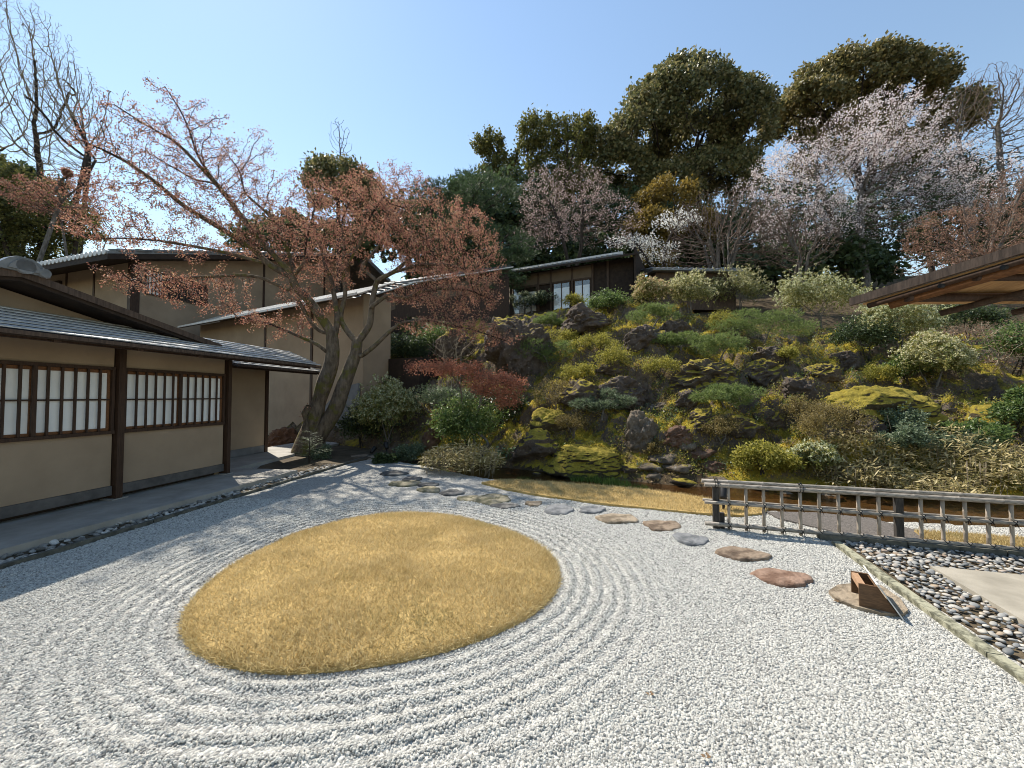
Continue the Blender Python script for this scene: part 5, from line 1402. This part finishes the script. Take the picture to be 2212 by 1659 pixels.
# ------------------------------------------------------------------ pines
def pine_mesh(cs, rx, rz, n, L, W, up=.5):
    """needle tufts on flat pads"""
    k = rng.integers(0, len(cs), n // 9); d = rng.normal(size=(len(k), 3)); d /= np.linalg.norm(d, axis=1, keepdims=True)
    tuft = cs[k] + d * np.stack([rx[k], rx[k], rz[k]], -1) * rng.uniform(.3, 1, (len(k), 1)) ** .6
    tuft = np.repeat(tuft, 9, 0); m = len(tuft)
    dv = np.repeat(d * (1, 1, .4) + (0, 0, up), 9, 0) + rng.normal(0, .65, (m, 3))
    return tri_blades(tuft, dv, L * rng.uniform(.6, 1.2, m), W * 1.15, np.zeros((m, 3)))
def pine(name, label, base, pads, n, L, W, m, tr_r, bark, lean=None, group=None):
    cs = np.array([p[0] for p in pads]); rx = np.array([p[1] for p in pads]); rz = np.array([p[2] for p in pads])
    tr = Tree(); base = np.array(base, float); top = cs[np.argmax(cs[:, 2])]
    mid = (base + top) / 2 + (np.array(lean) if lean is not None else 0)
    tr.limb([(*(base - (0, 0, .1)), tr_r * 1.2), (*base, tr_r), (*mid, tr_r * .7), (*(top - (0, 0, rz.mean())), tr_r * .4)], max(.06, tr_r))
    at_ = np.concatenate([ell(c, (a, a, b_ * .3), 14) - (0, 0, b_ * .3) for c, a, b_ in zip(cs, rx, rz)])
    st = max(.05, tr_r * .9)
    tr.colonize(at_, st, 50, st * 1.5, 90, (0, 0, 0), .12); tr.finish(tr_r * .07, 2.2)
    t = make_tree(name, label, tr, tr_r * .3, bark, M['twigpale'] if bark is M['barkgrey'] else M['twigdark'], group, 'pine tree')
    V, F = pine_mesh(cs, rx, rz, n, L, W); crown(t, V, F, m)
pads = []
for k in range(44):
    v = rng.uniform(370, 620); w = np.interp(v, [370, 420, 520, 620], [35, 95, 95, 60]); u = 1045 + rng.uniform(-1, 1) * w + (v - 480) * .12
    pads.append((P(u, v, 21.5 + rng.normal(0, 1.0)), rng.uniform(.5, 1.0), rng.uniform(.25, .4)))
pine('pine_tree', 'tall dark pine left of the hill pavilion', ground(1060, 650, 21.5), pads, 42000, .24, .022, M['pinedark'], .22, M['bark'])
pads = [(P(u, v, 22.5), rng.uniform(.5, .9), .35) for u, v in zip(rng.uniform(900, 990, 14), rng.uniform(400, 480, 14))]
pine('pine_tree', 'dark pine crown between the maple and the tall pine', ground(940, 560, 22.5), pads, 12000, .24, .022, M['pinedark'], .16, M['bark'])
def low_pine(label, u, v, w, h, m='pine', n=5200, L=.075, np_=7):
    n = int(n * 2.2); L *= 1.2
    b_ = T(u, v + h * .35); s = b_[1] / 830; pads = []
    for k in range(np_):
        q = (k + .5) / np_ * 2 - 1
        pads.append((b_ + np.array((q * w * .40 * s, rng.normal(0, .12) - .05, h * s * (.55 + .25 * rng.uniform(-1, 1)) * (1 - .35 * q * q) + .02)), w * s * rng.uniform(.13, .2), h * s * rng.uniform(.14, .24)))
    pine('dwarf_pine', label, b_, pads, n, L, .0075, M[m], .028, M['barkgrey'], (rng.normal(0, .08), 0, 0), 'low pines among the rocks')
for a in (('light green dwarf pine pad below the pieris hedge', 1410, 690, 120, 60), ('broad olive dwarf pine on the upper right of the rocks', 1650, 720, 230, 80, 'pine', 9000, .08, 11), ('dwarf pine standing on the moss between two dark rocks', 1555, 752, 130, 80),
          ('flat dwarf pine spreading over the central boulder', 1470, 742, 120, 40), ('grey branched dwarf pine above the moss bank', 1300, 885, 140, 60, 'bluegreen', 3800), ('dwarf pine leaning over the cascade', 1565, 862, 150, 58, 'pine', 5000),
          ('dwarf pine hanging over the big left boulder', 1185, 775, 150, 70), ('small bright pine tuft on top of the left boulder', 1190, 700, 80, 36), ('soft green pine tuft behind the red maple twigs', 970, 665, 60, 40)):
    low_pine(*a)

# ------------------------------------------------------------------ rocks
def rock(label, u, v, w, h, m='rock', deep=.8, sub=4, name='boulder', group='boulders of the rock garden', sink=.25, rough=1.0, tilt=0):
    b_ = T(u, v + h * .5); s = b_[1] / 830
    c = P(u, v, b_[1] + .25 * w * s * deep)
    V, F = {2: IC2, 3: IC3, 4: IC5, 5: IC6 if w > 140 else IC5}[sub]
    sd = int(u * 3 + v * 7)
    if m == 'rockmossall': rough = .5
    rot = eul(0, rng.normal(0, .15) + tilt, rng.uniform(0, 6.28)); 
    D = V.copy()
    f = 1.12 + .28 * fbm(D * .9 + sd, 3, sd) * rough
    for k in range(15):
        nn = rng.normal(size=3); nn[2] = abs(nn[2]) * .8 if k < 11 else nn[2]; nn /= np.linalg.norm(nn); o_ = rng.uniform(.52, .90)
        dn_ = D @ nn; f = np.where((dn_ > .05) & (dn_ * f > o_), np.minimum(f, .12 * f + .88 * o_ / np.maximum(dn_, .05)), f)
    q_ = D * f[:, None]
    dip = q_ @ eul(.35, .75, .2).T
    sr = 1 - np.abs(fbm(dip * (1.1, 1.1, 3.6) + sd * 1.7, 4, sd + 5)); f = f + .20 * (sr - .62) * rough
    r3 = 1 - np.abs(fbm(q_ * 3.0 + sd, 4, sd + 8)); f = f + .20 * (r3 - .62) * rough
    r4 = 1 - np.abs(fbm(q_ * 8 + sd, 3, sd + 11)); f = f + .075 * (r4 - .6) * rough
    D = (D * f[:, None]) * np.array((w * s * .54, w * s * .5 * deep, h * s * .58))
    D = D @ eul(0, tilt, 0).T
    o = npobj(name, D + c - np.array((0, 0, h * s * sink * .3)), F, M[m], origin=(c[0], c[1], c[2] - h * s * .5), smooth=True)
    return tag(o, label, 'rock', group)
for a in (('tall dark boulder left of centre below the pavilion', 1125, 735, 150, 135, 'rock', .8, 5), ('mossy capped boulder behind the red maple twigs', 992, 745, 80, 72, 'rockmossy'), ('long dark boulder below the pavilion windows', 1265, 690, 125, 52, 'rock', .8, 5),
          ('purple grey boulder right under the pieris hedge', 1392, 728, 95, 58, 'rock'), ('big brown boulder in the middle of the rock garden', 1340, 845, 150, 82, 'rock', .8, 5), ('ridged dark boulder right of the pieris hedge pines', 1458, 706, 78, 42, 'rock'),
          ('wide black boulder with moss rim at centre right', 1525, 808, 165, 74, 'rockmossy', .8, 5), ('slanting dark boulder beside the wide black one', 1645, 800, 95, 56, 'rockmossy'), ('upright dark boulder below the broad dwarf pine', 1662, 765, 72, 52, 'rock'),
          ('rugged grey boulder right of the slanting dark one', 1728, 838, 80, 54, 'rock'), ('shaded boulder at the upper right of the slope', 1822, 776, 68, 42, 'rock'), ('brown boulder amid the low azaleas', 1660, 898, 60, 50, 'rockmossy'), ('dark red boulder right of the brown azalea', 1874, 920, 66, 54, 'rock'),
          ('mossy boulder left of the brown azalea', 1600, 915, 95, 48, 'rockmossy'), ('large moss covered mound at the right of the rock garden', 1900, 875, 250, 110, 'rockmossall', .9, 5), ('yellow moss mound by the right edge', 2165, 897, 120, 75, 'rockmossall', .9), ('moss covered bank boulder above the pool', 1275, 985, 190, 75, 'rockmossall', .9, 5),
          ('mossy hump left of the moss bank', 1190, 905, 90, 60, 'rockmossall'), ('shaded brown boulder behind the round leafed plant', 1165, 960, 110, 62, 'rockmossy'), ('moss topped boulder left of the big brown one', 1250, 850, 110, 60, 'rockmossy'), ('rust coloured stone in the dark shrubs', 930, 945, 45, 50, 'rockrust'),
          ('tall streaked rock left of the cascade', 1385, 925, 85, 95, 'rockpale', .8, 5), ('rust brown rock in the middle of the cascade rocks', 1465, 940, 70, 45, 'rockrust'), ('narrow pale ledge rock at the head of the cascade', 1420, 880, 80, 30, 'rockpale'), ('mossy rock right of the cascade', 1520, 905, 85, 45, 'rockmossy'),
          ('gnarled dark root like rock at the maple foot', 612, 945, 75, 55, 'rockrust'), ('dark boulder between the pieris hedge and the moss mound', 1780, 800, 70, 40, 'rockmossy'), ('small mossy boulder above the big brown one', 1320, 790, 80, 40, 'rockmossy'), ('lichened boulder under the leaning dwarf pine', 1490, 860, 70, 44, 'rock')):
    rock(*a)
cas = [(1440, 985, 80, 22, 'rockpale', 'flat pale stream rock at the foot of the tall streaked rock'), (1500, 975, 75, 24, 'rockrust', 'rusty flat rock beside the cascade'), (1405, 1003, 70, 20, 'rockpale', 'wet pale rock at the pool edge below the cascade'), (1465, 1008, 70, 22, 'rockpale', 'layered pale rock in the middle of the cascade'),
       (1530, 1004, 65, 24, 'rockrust', 'brown rock left of the fence end'), (1420, 1025, 55, 16, 'rockpale', 'low grey rock in the shallow water'), (1475, 1035, 60, 18, 'rockmossy', 'mossy rock at the near side of the cascade'), (1545, 1035, 50, 18, 'rockpale', 'pale rock behind the fence end'),
       (1395, 965, 50, 22, 'rockpale', 'small pale rock beside the streaked one'), (1480, 960, 50, 18, 'rockpale', 'thin ledge rock over the cascade'), (1360, 1010, 55, 18, 'rockmossy', 'mossy water edge rock under the bank'), (1640, 1050, 50, 18, 'rockmossy', 'mossy stream rock seen over the fence'),
       (1700, 1070, 46, 14, 'rockpale', 'pale stream rock seen through the fence'), (1790, 1075, 50, 16, 'rockpale', 'white grey stream rock behind the middle fence post'), (1160, 1024, 22, 14, 'rock', 'small dark stone standing in the pool'), (1195, 1042, 34, 9, 'rock', 'flat dark stone in the pool by the lawn'),
       (1895, 1082, 60, 16, 'rockpale', 'pale stream rock behind the right half of the fence')]
for u, v, w, h, m, lb in cas: rock(lb, u, v, w, h, m, .9, 3, 'stream_rock', 'rocks of the little cascade', .3)
for u, v, w, h, lb in ((2020, 853, 45, 10, 'uppermost step stone of the path up the right slope'), (2030, 868, 58, 12, 'second step stone of the path up the right slope'), (2045, 884, 62, 13, 'third step stone of the path up the right slope'), (2055, 905, 40, 20, 'dark stone at the foot of the slope path'), (2035, 945, 36, 22, 'pale stone beside the moss mound and slope path')):
    rock(lb, u, v, w, h, 'rockpale', 1.0, 3, 'path_stone', 'stones of the slope path', .3)

# ------------------------------------------------------------------ shrubs
def stems_of(t, b_, cs, r, m):
    tr = Tree()
    for k in range(3):
        tr.limb([(*(b_ + rng.normal(0, .04, 3) * (1, 1, 0) - (0, 0, .08)), r), (*(b_ + (cs.mean(0) - b_) * .45 + rng.normal(0, .08, 3)), r * .7)], .09)
    tr.colonize(cs, .09, 20, .16, 40, (0, 0, .05), .2); tr.finish(r * .22, 2.2)
    V, F = catm([tr.tubes(np.ones(len(tr.P), bool), 5)]); npobj('stems', V, F, m, t, smooth=True)
def shrub(label, u, v, w, h, kind, dens=1.0, name=None, depth=.75):
    """u, v: centre of the bush in view, w, h its size in view pixels"""
    b_ = T(u, v + h * .42); s = b_[1] / 830
    Wd, Ht = w * s / 2, h * s
    c = b_ + (0, .0, Ht * .5)
    nm = dict(pieris='pieris_bush', whitep='pieris_bush', greenp='pieris_bush', redp='pieris_bush', azalea='azalea_bush', brown='azalea_bush', dark='evergreen_shrub', green='evergreen_shrub', blue='evergreen_shrub', yellow='evergreen_shrub', sasa='bamboo_grass', sasad='bamboo_grass')[kind]
    t = thing(name or nm, label, 'bush' if 'sasa' not in kind else 'bamboo grass', b_, 'bushes of the rock garden' if 'sasa' not in kind else 'bamboo grass clumps')
    n = int(9 + 12 * dens)
    d = rng.normal(size=(n * 4, 3)); d /= np.linalg.norm(d, axis=1, keepdims=True); d = d[d[:, 2] > -.3][:n]
    d = d * rng.uniform(.55, 1.12, (len(d), 1))
    cs = c + d * np.array((Wd * .80, Wd * .66 * depth, Ht * .40)) + rng.normal(0, .05, (len(d), 3)) * (1, 1, .6)
    cs[:, 2] = np.maximum(cs[:, 2], H(cs[:, 0], cs[:, 1]) + .03)
    rl = min(Wd, Ht * .6) * rng.uniform(.18, .46, len(cs))
    if kind in ('pieris', 'whitep', 'greenp', 'redp'):
        stems_of(t, b_, cs, .028, M['barkgrey'])
        nc = int(1000 * dens); k = rng.integers(0, len(cs), nc); dv = rng.normal(size=(nc, 3)); dv[:, 2] += .45; dv /= np.linalg.norm(dv, axis=1, keepdims=True)
        cen = cs[k] + dv * (rl[k] * np.clip(rng.normal(.9, .3, nc), .2, 1.8))[:, None]
        m_ = 6; base = np.repeat(cen, m_, 0); nn = np.repeat(dv, m_, 0)
        ld = nn * .45 + rng.normal(size=(nc * m_, 3)) * .9
        V, F = blades(base, ld, rng.uniform(.055, .09, nc * m_), rng.uniform(.019, .03, nc * m_), nn, .1)
        crown(t, V, F, M['dark'] if kind == 'whitep' and 'pavilion' in label else M['pieris'], 'foliage')
        pb = rng.uniform(0, 1, nc) < {'pieris': .62, 'whitep': .68, 'greenp': .60, 'redp': .62}[kind]
        pb &= (dv[:, 2] > -.1)
        q = cen[pb] + dv[pb] * .02; m2 = 8; base = np.repeat(q, m2, 0) + rng.normal(0, .018, (len(q) * m2, 3))
        V, F = blades(base, rng.normal(size=(len(base), 3)) + (0, 0, -.5), rng.uniform(.036, .066, len(base)), rng.uniform(.02, .034, len(base)), None, .1)
        crown(t, V, F, M[{'pieris': 'pieriswhite', 'whitep': 'pierisgreen', 'greenp': 'pierisgreen', 'redp': 'pierisred'}[kind]], 'blossom')
    elif kind in ('sasa', 'sasad'):
        nl = int(2600 * dens); x = rng.uniform(-1, 1, nl); y = rng.uniform(-1, 1, nl)
        k = x * x + y * y < 1; x, y = x[k], y[k]; nl = len(x)
        X, Y_ = b_[0] + x * Wd, b_[1] + y * Wd * depth
        z = np.maximum(H(X, Y_), .0) + Ht * (1 - .45 * (x * x + y * y)) * rng.uniform(.25, 1.0, nl)
        dv = np.stack([rng.normal(0, 1, nl), rng.normal(0, 1, nl), rng.normal(.05, .45, nl)], -1)
        V, F = blades(np.stack([X, Y_, z], -1), dv, rng.uniform(.09, .17, nl), rng.uniform(.020, .034, nl), np.tile((0, 0, 1.), (nl, 1)) + rng.normal(0, .3, (nl, 3)), .12)
        crown(t, V, F, M['sasa'], 'foliage')
        ns = 90; x = rng.uniform(-.8, .8, ns); y = rng.uniform(-.8, .8, ns); b2 = MB()
        for i in range(ns):
            g0 = max(0, float(H(b_[0] + x[i] * Wd, b_[1] + y[i] * Wd * depth)))
            b2.tube([(b_[0] + x[i] * Wd, b_[1] + y[i] * Wd * depth, g0 - .05), (b_[0] + x[i] * Wd * 1.1, b_[1] + y[i] * Wd * depth * 1.1, g0 + Ht * .75)], .003, 3, False)
        b2.build('stems', M['twigpale'], t)
    else:
        stems_of(t, b_, cs, .02, M['barkgrey'] if kind == 'brown' else M['bark'])
        mm = dict(azalea='yellowgreen', brown='brownshrub', dark='dark', green='green', blue='bluegreen', yellow='yellowgreen')[kind]
        sz = dict(azalea=(.035, .018), brown=(.026, .014), dark=(.07, .032), green=(.065, .03), blue=(.05, .022), yellow=(.055, .024))[kind]
        V, F = billow(cs, rl * 1.15, int(3200 * dens), sz[0] * 1.2, sz[1] * 1.25, .25, .8, .36)
        crown(t, V, F, M[mm], 'foliage')
    return t
SH = [('cream pieris bush with pinkish shoots next to the pavilion', 1405, 640, 100, 70, 'redp', 1.4), ('cream flowering pieris bush with open trunk, left of the pair', 1487, 642, 95, 80, 'pieris', 1.5), ('tall cream flowering pieris bush with open trunk, right of the pair', 1598, 640, 130, 95, 'pieris', 1.8),
      ('large rounded greenish white pieris bush below the cherry trunks', 1775, 660, 200, 120, 'greenp', 2.6), ('pieris bush directly below the veranda roof corner', 1945, 715, 170, 120, 'greenp', 2.4), ('dim pieris bush low on the right slope', 2020, 790, 150, 110, 'pieris', 1.6), ('dark green pieris bush under the greenish white one', 1870, 740, 150, 90, 'dark', 1.6),
      ('white flowering pieris in front of the pavilion windows', 1150, 656, 115, 46, 'whitep', 1.4), ('golden green bush in front of the pavilion glass', 1240, 657, 52, 34, 'yellow', .9), ('dark green bush at the right end of the pavilion', 1315, 658, 110, 52, 'green', 1.5), ('dark reddish bush against the pavilion side wall', 1352, 622, 70, 44, 'brown', 1.2),
      ('white flowering bush beside the maple trunk', 838, 905, 150, 130, 'whitep', 2.4), ('pale flowering bush behind the maple fork', 890, 690, 110, 62, 'pieris', 1.4), ('cream flowering bush at the dark doorway behind the maple', 850, 770, 100, 70, 'pieris', 1.4), ('light green bush rising above the doorway behind the maple', 910, 730, 90, 60, 'green', 1.2), ('bright green bush at the left of the capped boulder', 940, 745, 100, 80, 'green', 1.3), ('dark glossy camellia like shrub left of the moss hump', 1010, 930, 140, 120, 'green', 2.2),
      ('low leafy shrub with white tips above the glossy shrub', 960, 870, 150, 60, 'blue', 1.4), ('flat light green shrub behind the white flowering bush', 835, 838, 110, 40, 'green', 1.1), ('dark shrub in the shade right of the maple trunk', 780, 930, 80, 90, 'dark', 1.3), ('dark shrub under the little red maple', 1080, 890, 120, 70, 'dark', 1.4),
      ('green shrub left of the moss capped boulder', 885, 770, 90, 80, 'dark', 1.3), ('yellow green azalea cushion below the long boulder', 1285, 750, 120, 45, 'azalea', 1.4), ('yellow green azalea clump in the middle of the rocks', 1325, 785, 80, 55, 'azalea', 1.2), ('bright bush between the purple boulder and the pieris pair', 1562, 700, 80, 46, 'azalea', 1.2),
      ('yellow green upright bush beside the purple grey boulder', 1250, 815, 90, 45, 'azalea', 1.1), ('fresh yellow green bush by the water behind the fence end', 1650, 1002, 130, 62, 'yellow', 1.6), ('brown twiggy azalea right of centre', 1790, 925, 170, 90, 'brown', 2.2), ('grey green azalea on the moss mound', 1930, 915, 120, 60, 'blue', 1.5),
      ('blue green low bush under the moss mound', 1965, 955, 150, 52, 'blue', 1.5), ('pale azalea on top of the moss mound', 1895, 815, 80, 46, 'azalea', 1.1), ('small green bush above the slanting boulder', 1700, 775, 60, 34, 'azalea', .9), ('brown azalea in front of the leaning dwarf pine', 1555, 930, 100, 50, 'brown', 1.3),
      ('white flowering pieris behind the fence', 1752, 1000, 90, 60, 'whitep', 1.2), ('green bush below the right moss mound', 2110, 950, 130, 60, 'green', 1.5), ('dark leafed bush at the right edge by the moss mound', 2200, 900, 60, 90, 'green', 1.2), ('brownish azalea left of the cascade', 1240, 920, 90, 50, 'brown', 1.2),
      ('dark azalea in the shade of the big brown boulder', 1200, 860, 110, 60, 'brown', 1.3), ('small round azalea beside the pool', 1415, 975, 40, 24, 'brown', .7), ('low variegated plant right of the garden spotlights', 885, 985, 80, 40, 'blue', 1.1), ('low dark leafed plant between the garden lamps', 830, 1000, 70, 30, 'dark', .8),
      ('dull green bush behind the bamboo grass on the right', 2080, 970, 130, 50, 'blue', 1.2), ('olive azalea above the brown twiggy one', 1740, 890, 100, 44, 'brown', 1.2), ('yellowish azalea left of the wide black boulder', 1430, 800, 80, 50, 'azalea', 1.0), ('green azalea beneath the long boulder at left', 1215, 735, 90, 40, 'azalea', 1.0),
      ('mixed green bush below the dim pieris', 1960, 800, 110, 60, 'green', 1.3), ('dark hedge bush right of the bare grey shrub', 2200, 760, 110, 110, 'green', 1.5), ('dark hedge bush behind the bare grey shrub', 2090, 700, 130, 80, 'dark', 1.5),
      ('pale bamboo grass clump beside the pool and stepping stones', 998, 1008, 175, 62, 'sasa', 1.0), ('large pale bamboo grass clump at the right behind the fence', 2110, 1005, 260, 85, 'sasa', 1.5), ('dull bamboo grass clump behind the middle of the fence', 1850, 1010, 170, 60, 'sasa', 1.0), ('low bamboo grass fringe by the stream at far right', 2000, 1045, 200, 36, 'sasa', .8)]
for a in SH: shrub(*a)
# round leafed plant by the pool
b_ = G(1105, 1000, .0); t = thing('leopard_plant', 'round glossy leafed plant at the left end of the pool', 'plant', b_)
for k in range(34):
    a = rng.uniform(0, 6.28); r = rng.uniform(.05, .48); h = rng.uniform(.10, .36)
    c = b_ + np.array((r * math.cos(a), r * math.sin(a) * .6, h)); R0 = rng.uniform(.035, .065)
    nn = np.array((rng.normal(0, .35), rng.normal(-.2, .35), 1)); nn /= np.linalg.norm(nn); x = np.cross(nn, (0, 1, .1)); x /= np.linalg.norm(x); y = np.cross(nn, x)
    th = np.linspace(.35, 2 * math.pi - .35, 11)
    V = [c + nn * .0] + [c + R0 * (np.cos(q) * x + np.sin(q) * y) + nn * .012 for q in th]
    npobj('leaf', np.array(V), np.array([(0, i, i + 1) for i in range(1, 11)]), M['bigleaf'], t, smooth=True)
    MB().tube([b_ + np.array((r * .3 * math.cos(a), r * .2 * math.sin(a), -.05)), c - nn * .003], .004, 4, False).build('stalk', M['green'], t)
# young fir at the foot of the maple
b_ = G(668, 1000, .03); t = thing('fir_sapling', 'young dark fir sapling at the foot of the maple', 'sapling', b_)
MB().tube([b_ - (0, 0, .05), b_ + (0, 0, .72)], [.016, .005], 6).build('stem', M['bark'], t, smooth=True)
VV = []
for k in range(46):
    h = rng.uniform(.08, .72); a = rng.uniform(0, 6.28); L = .55 * (1 - h / .85) + .06; d = np.array((math.cos(a), math.sin(a), .18)); p0 = b_ + (0, 0, h)
    n = int(60 * L / .4) + 8; s = rng.uniform(.05, 1, n)[:, None] * L
    side = np.cross(d, (0, 0, 1)); dv = d * .6 + side * rng.choice((-1, 1), n)[:, None] * .8 + rng.normal(0, .1, (n, 3))
    VV.append(blades(p0 + d * s, dv, rng.uniform(.03, .06, n), .007, np.tile((0, 0, 1.), (n, 1))))
V, F = catm(VV); crown(t, V, F, M['fern'], 'foliage')
b_ = G(700, 990, .03); t = thing('fir_sapling', 'small pale tipped plant right of the dark fir sapling', 'plant', b_)
V, F = billow(b_ + rng.normal(0, .12, (10, 3)) * (1.6, 1, .6) + (0, 0, .1), .09, 1500, .06, .022); crown(t, V, F, M['bluegreen'], 'foliage')

# ------------------------------------------------------------------ moss, litter and green grass (uncountable ground cover)
def on_hill(n, x0, x1, y0, y1):
    x = rng.uniform(x0, x1, n); y = rng.uniform(y0, y1, n); return x, y
x, y = on_hill(180000, -3, 11.5, 6, 15.5)
mv = mossval(x, y) + .25 * fbm(np.stack([x, y, x * 0], -1) * 1.6, 3, 77); k = (mv > .46) & (y - np.interp(x, FX, FY) > .12)
x, y = x[k], y[k]; n = len(x)
V, F = tri_blades(np.stack([x, y, H(x, y) - .004], -1), np.stack([rng.normal(0, .6, n), rng.normal(-.2, .6, n), np.full(n, .8)], -1), rng.uniform(.02, .055, n), rng.uniform(.012, .022, n), rng.normal(0, .008, (n, 3)))
o = npobj('moss', V, F, M['mossleaf']); o['kind'] = 'stuff'; tag(o, 'yellow green moss carpeting the rock garden slope', 'moss')
x, y = on_hill(52000, -6.5, 12.5, 5.8, 17.5); k = (y - np.interp(x, FX, FY) > -.1) & (mossval(x, y) < .62)
x, y = x[k], y[k]; n = len(x)
V, F = blades(np.stack([x, y, H(x, y) + rng.uniform(0, .09, n)], -1), np.stack([rng.normal(0, 1, n), rng.normal(-.3, 1, n), rng.normal(.35, .5, n)], -1), rng.uniform(.03, .09, n), rng.uniform(.015, .034, n), np.tile((0, 0, 1.), (n, 1)) + rng.normal(0, .5, (n, 3)), .15)
kk = rng.uniform(0, 1, n) < .5
o = npobj('leaf_litter', V.reshape(-1, 4, 3)[kk].reshape(-1, 3), np.arange(4 * kk.sum()).reshape(-1, 4), M['litter']); o['kind'] = 'stuff'; tag(o, 'brown leaf litter and twigs between the rocks', 'leaf litter')
o = npobj('ground_cover', V.reshape(-1, 4, 3)[~kk].reshape(-1, 3), np.arange(4 * (~kk).sum()).reshape(-1, 4), M['brownshrub']); o['kind'] = 'stuff'; tag(o, 'low brownish green ground cover between the rocks', 'ground cover')
nc = 3000
x, y = on_hill(nc, -4.5, 12.0, 6.2, 15.8); k = (y - np.interp(x, FX, FY) > .25); x, y = x[k], y[k]
for m_, nm_, lb_, frac in (('yellowgreen', 'ground_cover', 'yellow green creeping plants over the rock garden', .46), ('brownshrub', 'ground_cover', 'brownish low twiggy plants over the rock garden', .28), ('bluegreen', 'ground_cover', 'greyish green small plants over the rock garden', .14), ('green', 'ground_cover', 'dark green small plants over the rock garden', .12)):
    q = rng.uniform(0, 1, len(x)) < frac
    cx_, cy_ = x[q], y[q]; per = 64; n = len(cx_) * per
    r_ = np.repeat(rng.uniform(.06, .24, len(cx_)), per); dd_ = rng.normal(size=(n, 3)); dd_ /= np.linalg.norm(dd_, axis=1, keepdims=True); dd_[:, 2] = np.abs(dd_[:, 2])
    px_, py_ = np.repeat(cx_, per) + dd_[:, 0] * r_, np.repeat(cy_, per) + dd_[:, 1] * r_
    pos = np.stack([px_, py_, H(px_, py_) + dd_[:, 2] * r_ * rng.uniform(.3, 1, n)], -1)
    V, F = tri_blades(pos, dd_ + rng.normal(0, .7, (n, 3)), rng.uniform(.03, .065, n), rng.uniform(.016, .03, n), rng.normal(0, .006, (n, 3)))
    o = npobj(nm_, V, F, M[m_]); o['kind'] = 'stuff'; tag(o, lb_, 'ground cover')
def tufts(name, spots, n, m, lo, hi, label):
    VV = []
    for u, v, w in spots:
        c = G(u, v, .0); s = c[1] / 830; k = int(n * w / 50)
        p = np.stack([c[0] + rng.uniform(-1, 1, k) * w * s * .5, c[1] + rng.normal(0, .09, k), np.full(k, -.06)], -1); p[:, 2] = np.maximum(H(p[:, 0], p[:, 1]), -.08)
        VV.append(tri_blades(p, np.stack([rng.normal(0, .3, k), rng.normal(0, .3, k), np.ones(k)], -1), rng.uniform(lo, hi, k), .010, rng.normal(0, .02, (k, 3))))
    V, F = catm(VV); o = npobj(name, V, F, m); o['kind'] = 'stuff'; tag(o, label, 'grass')
tufts('water_grass', [(1265, 1030, 60), (1310, 1034, 50), (1365, 1050, 70), (1130, 1034, 30), (1330, 1040, 60)], 260, M['greengrass'], .06, .16, 'fresh green grass tufts along the pool edge')
tufts('green_ground_cover', [(905, 1012, 130), (870, 1000, 90), (940, 1022, 90), (700, 1012, 60), (600, 1010, 90), (740, 975, 60), (990, 1030, 60)], 420, M['greengrass'], .025, .07, 'low green cover along the far gravel edge')

#import sys
#print('TRIS', sum(len(o.data.loops) - 2 * len(o.data.polygons) for o in COL.objects if o.type == 'MESH'), file=sys.stderr) if 0 else None
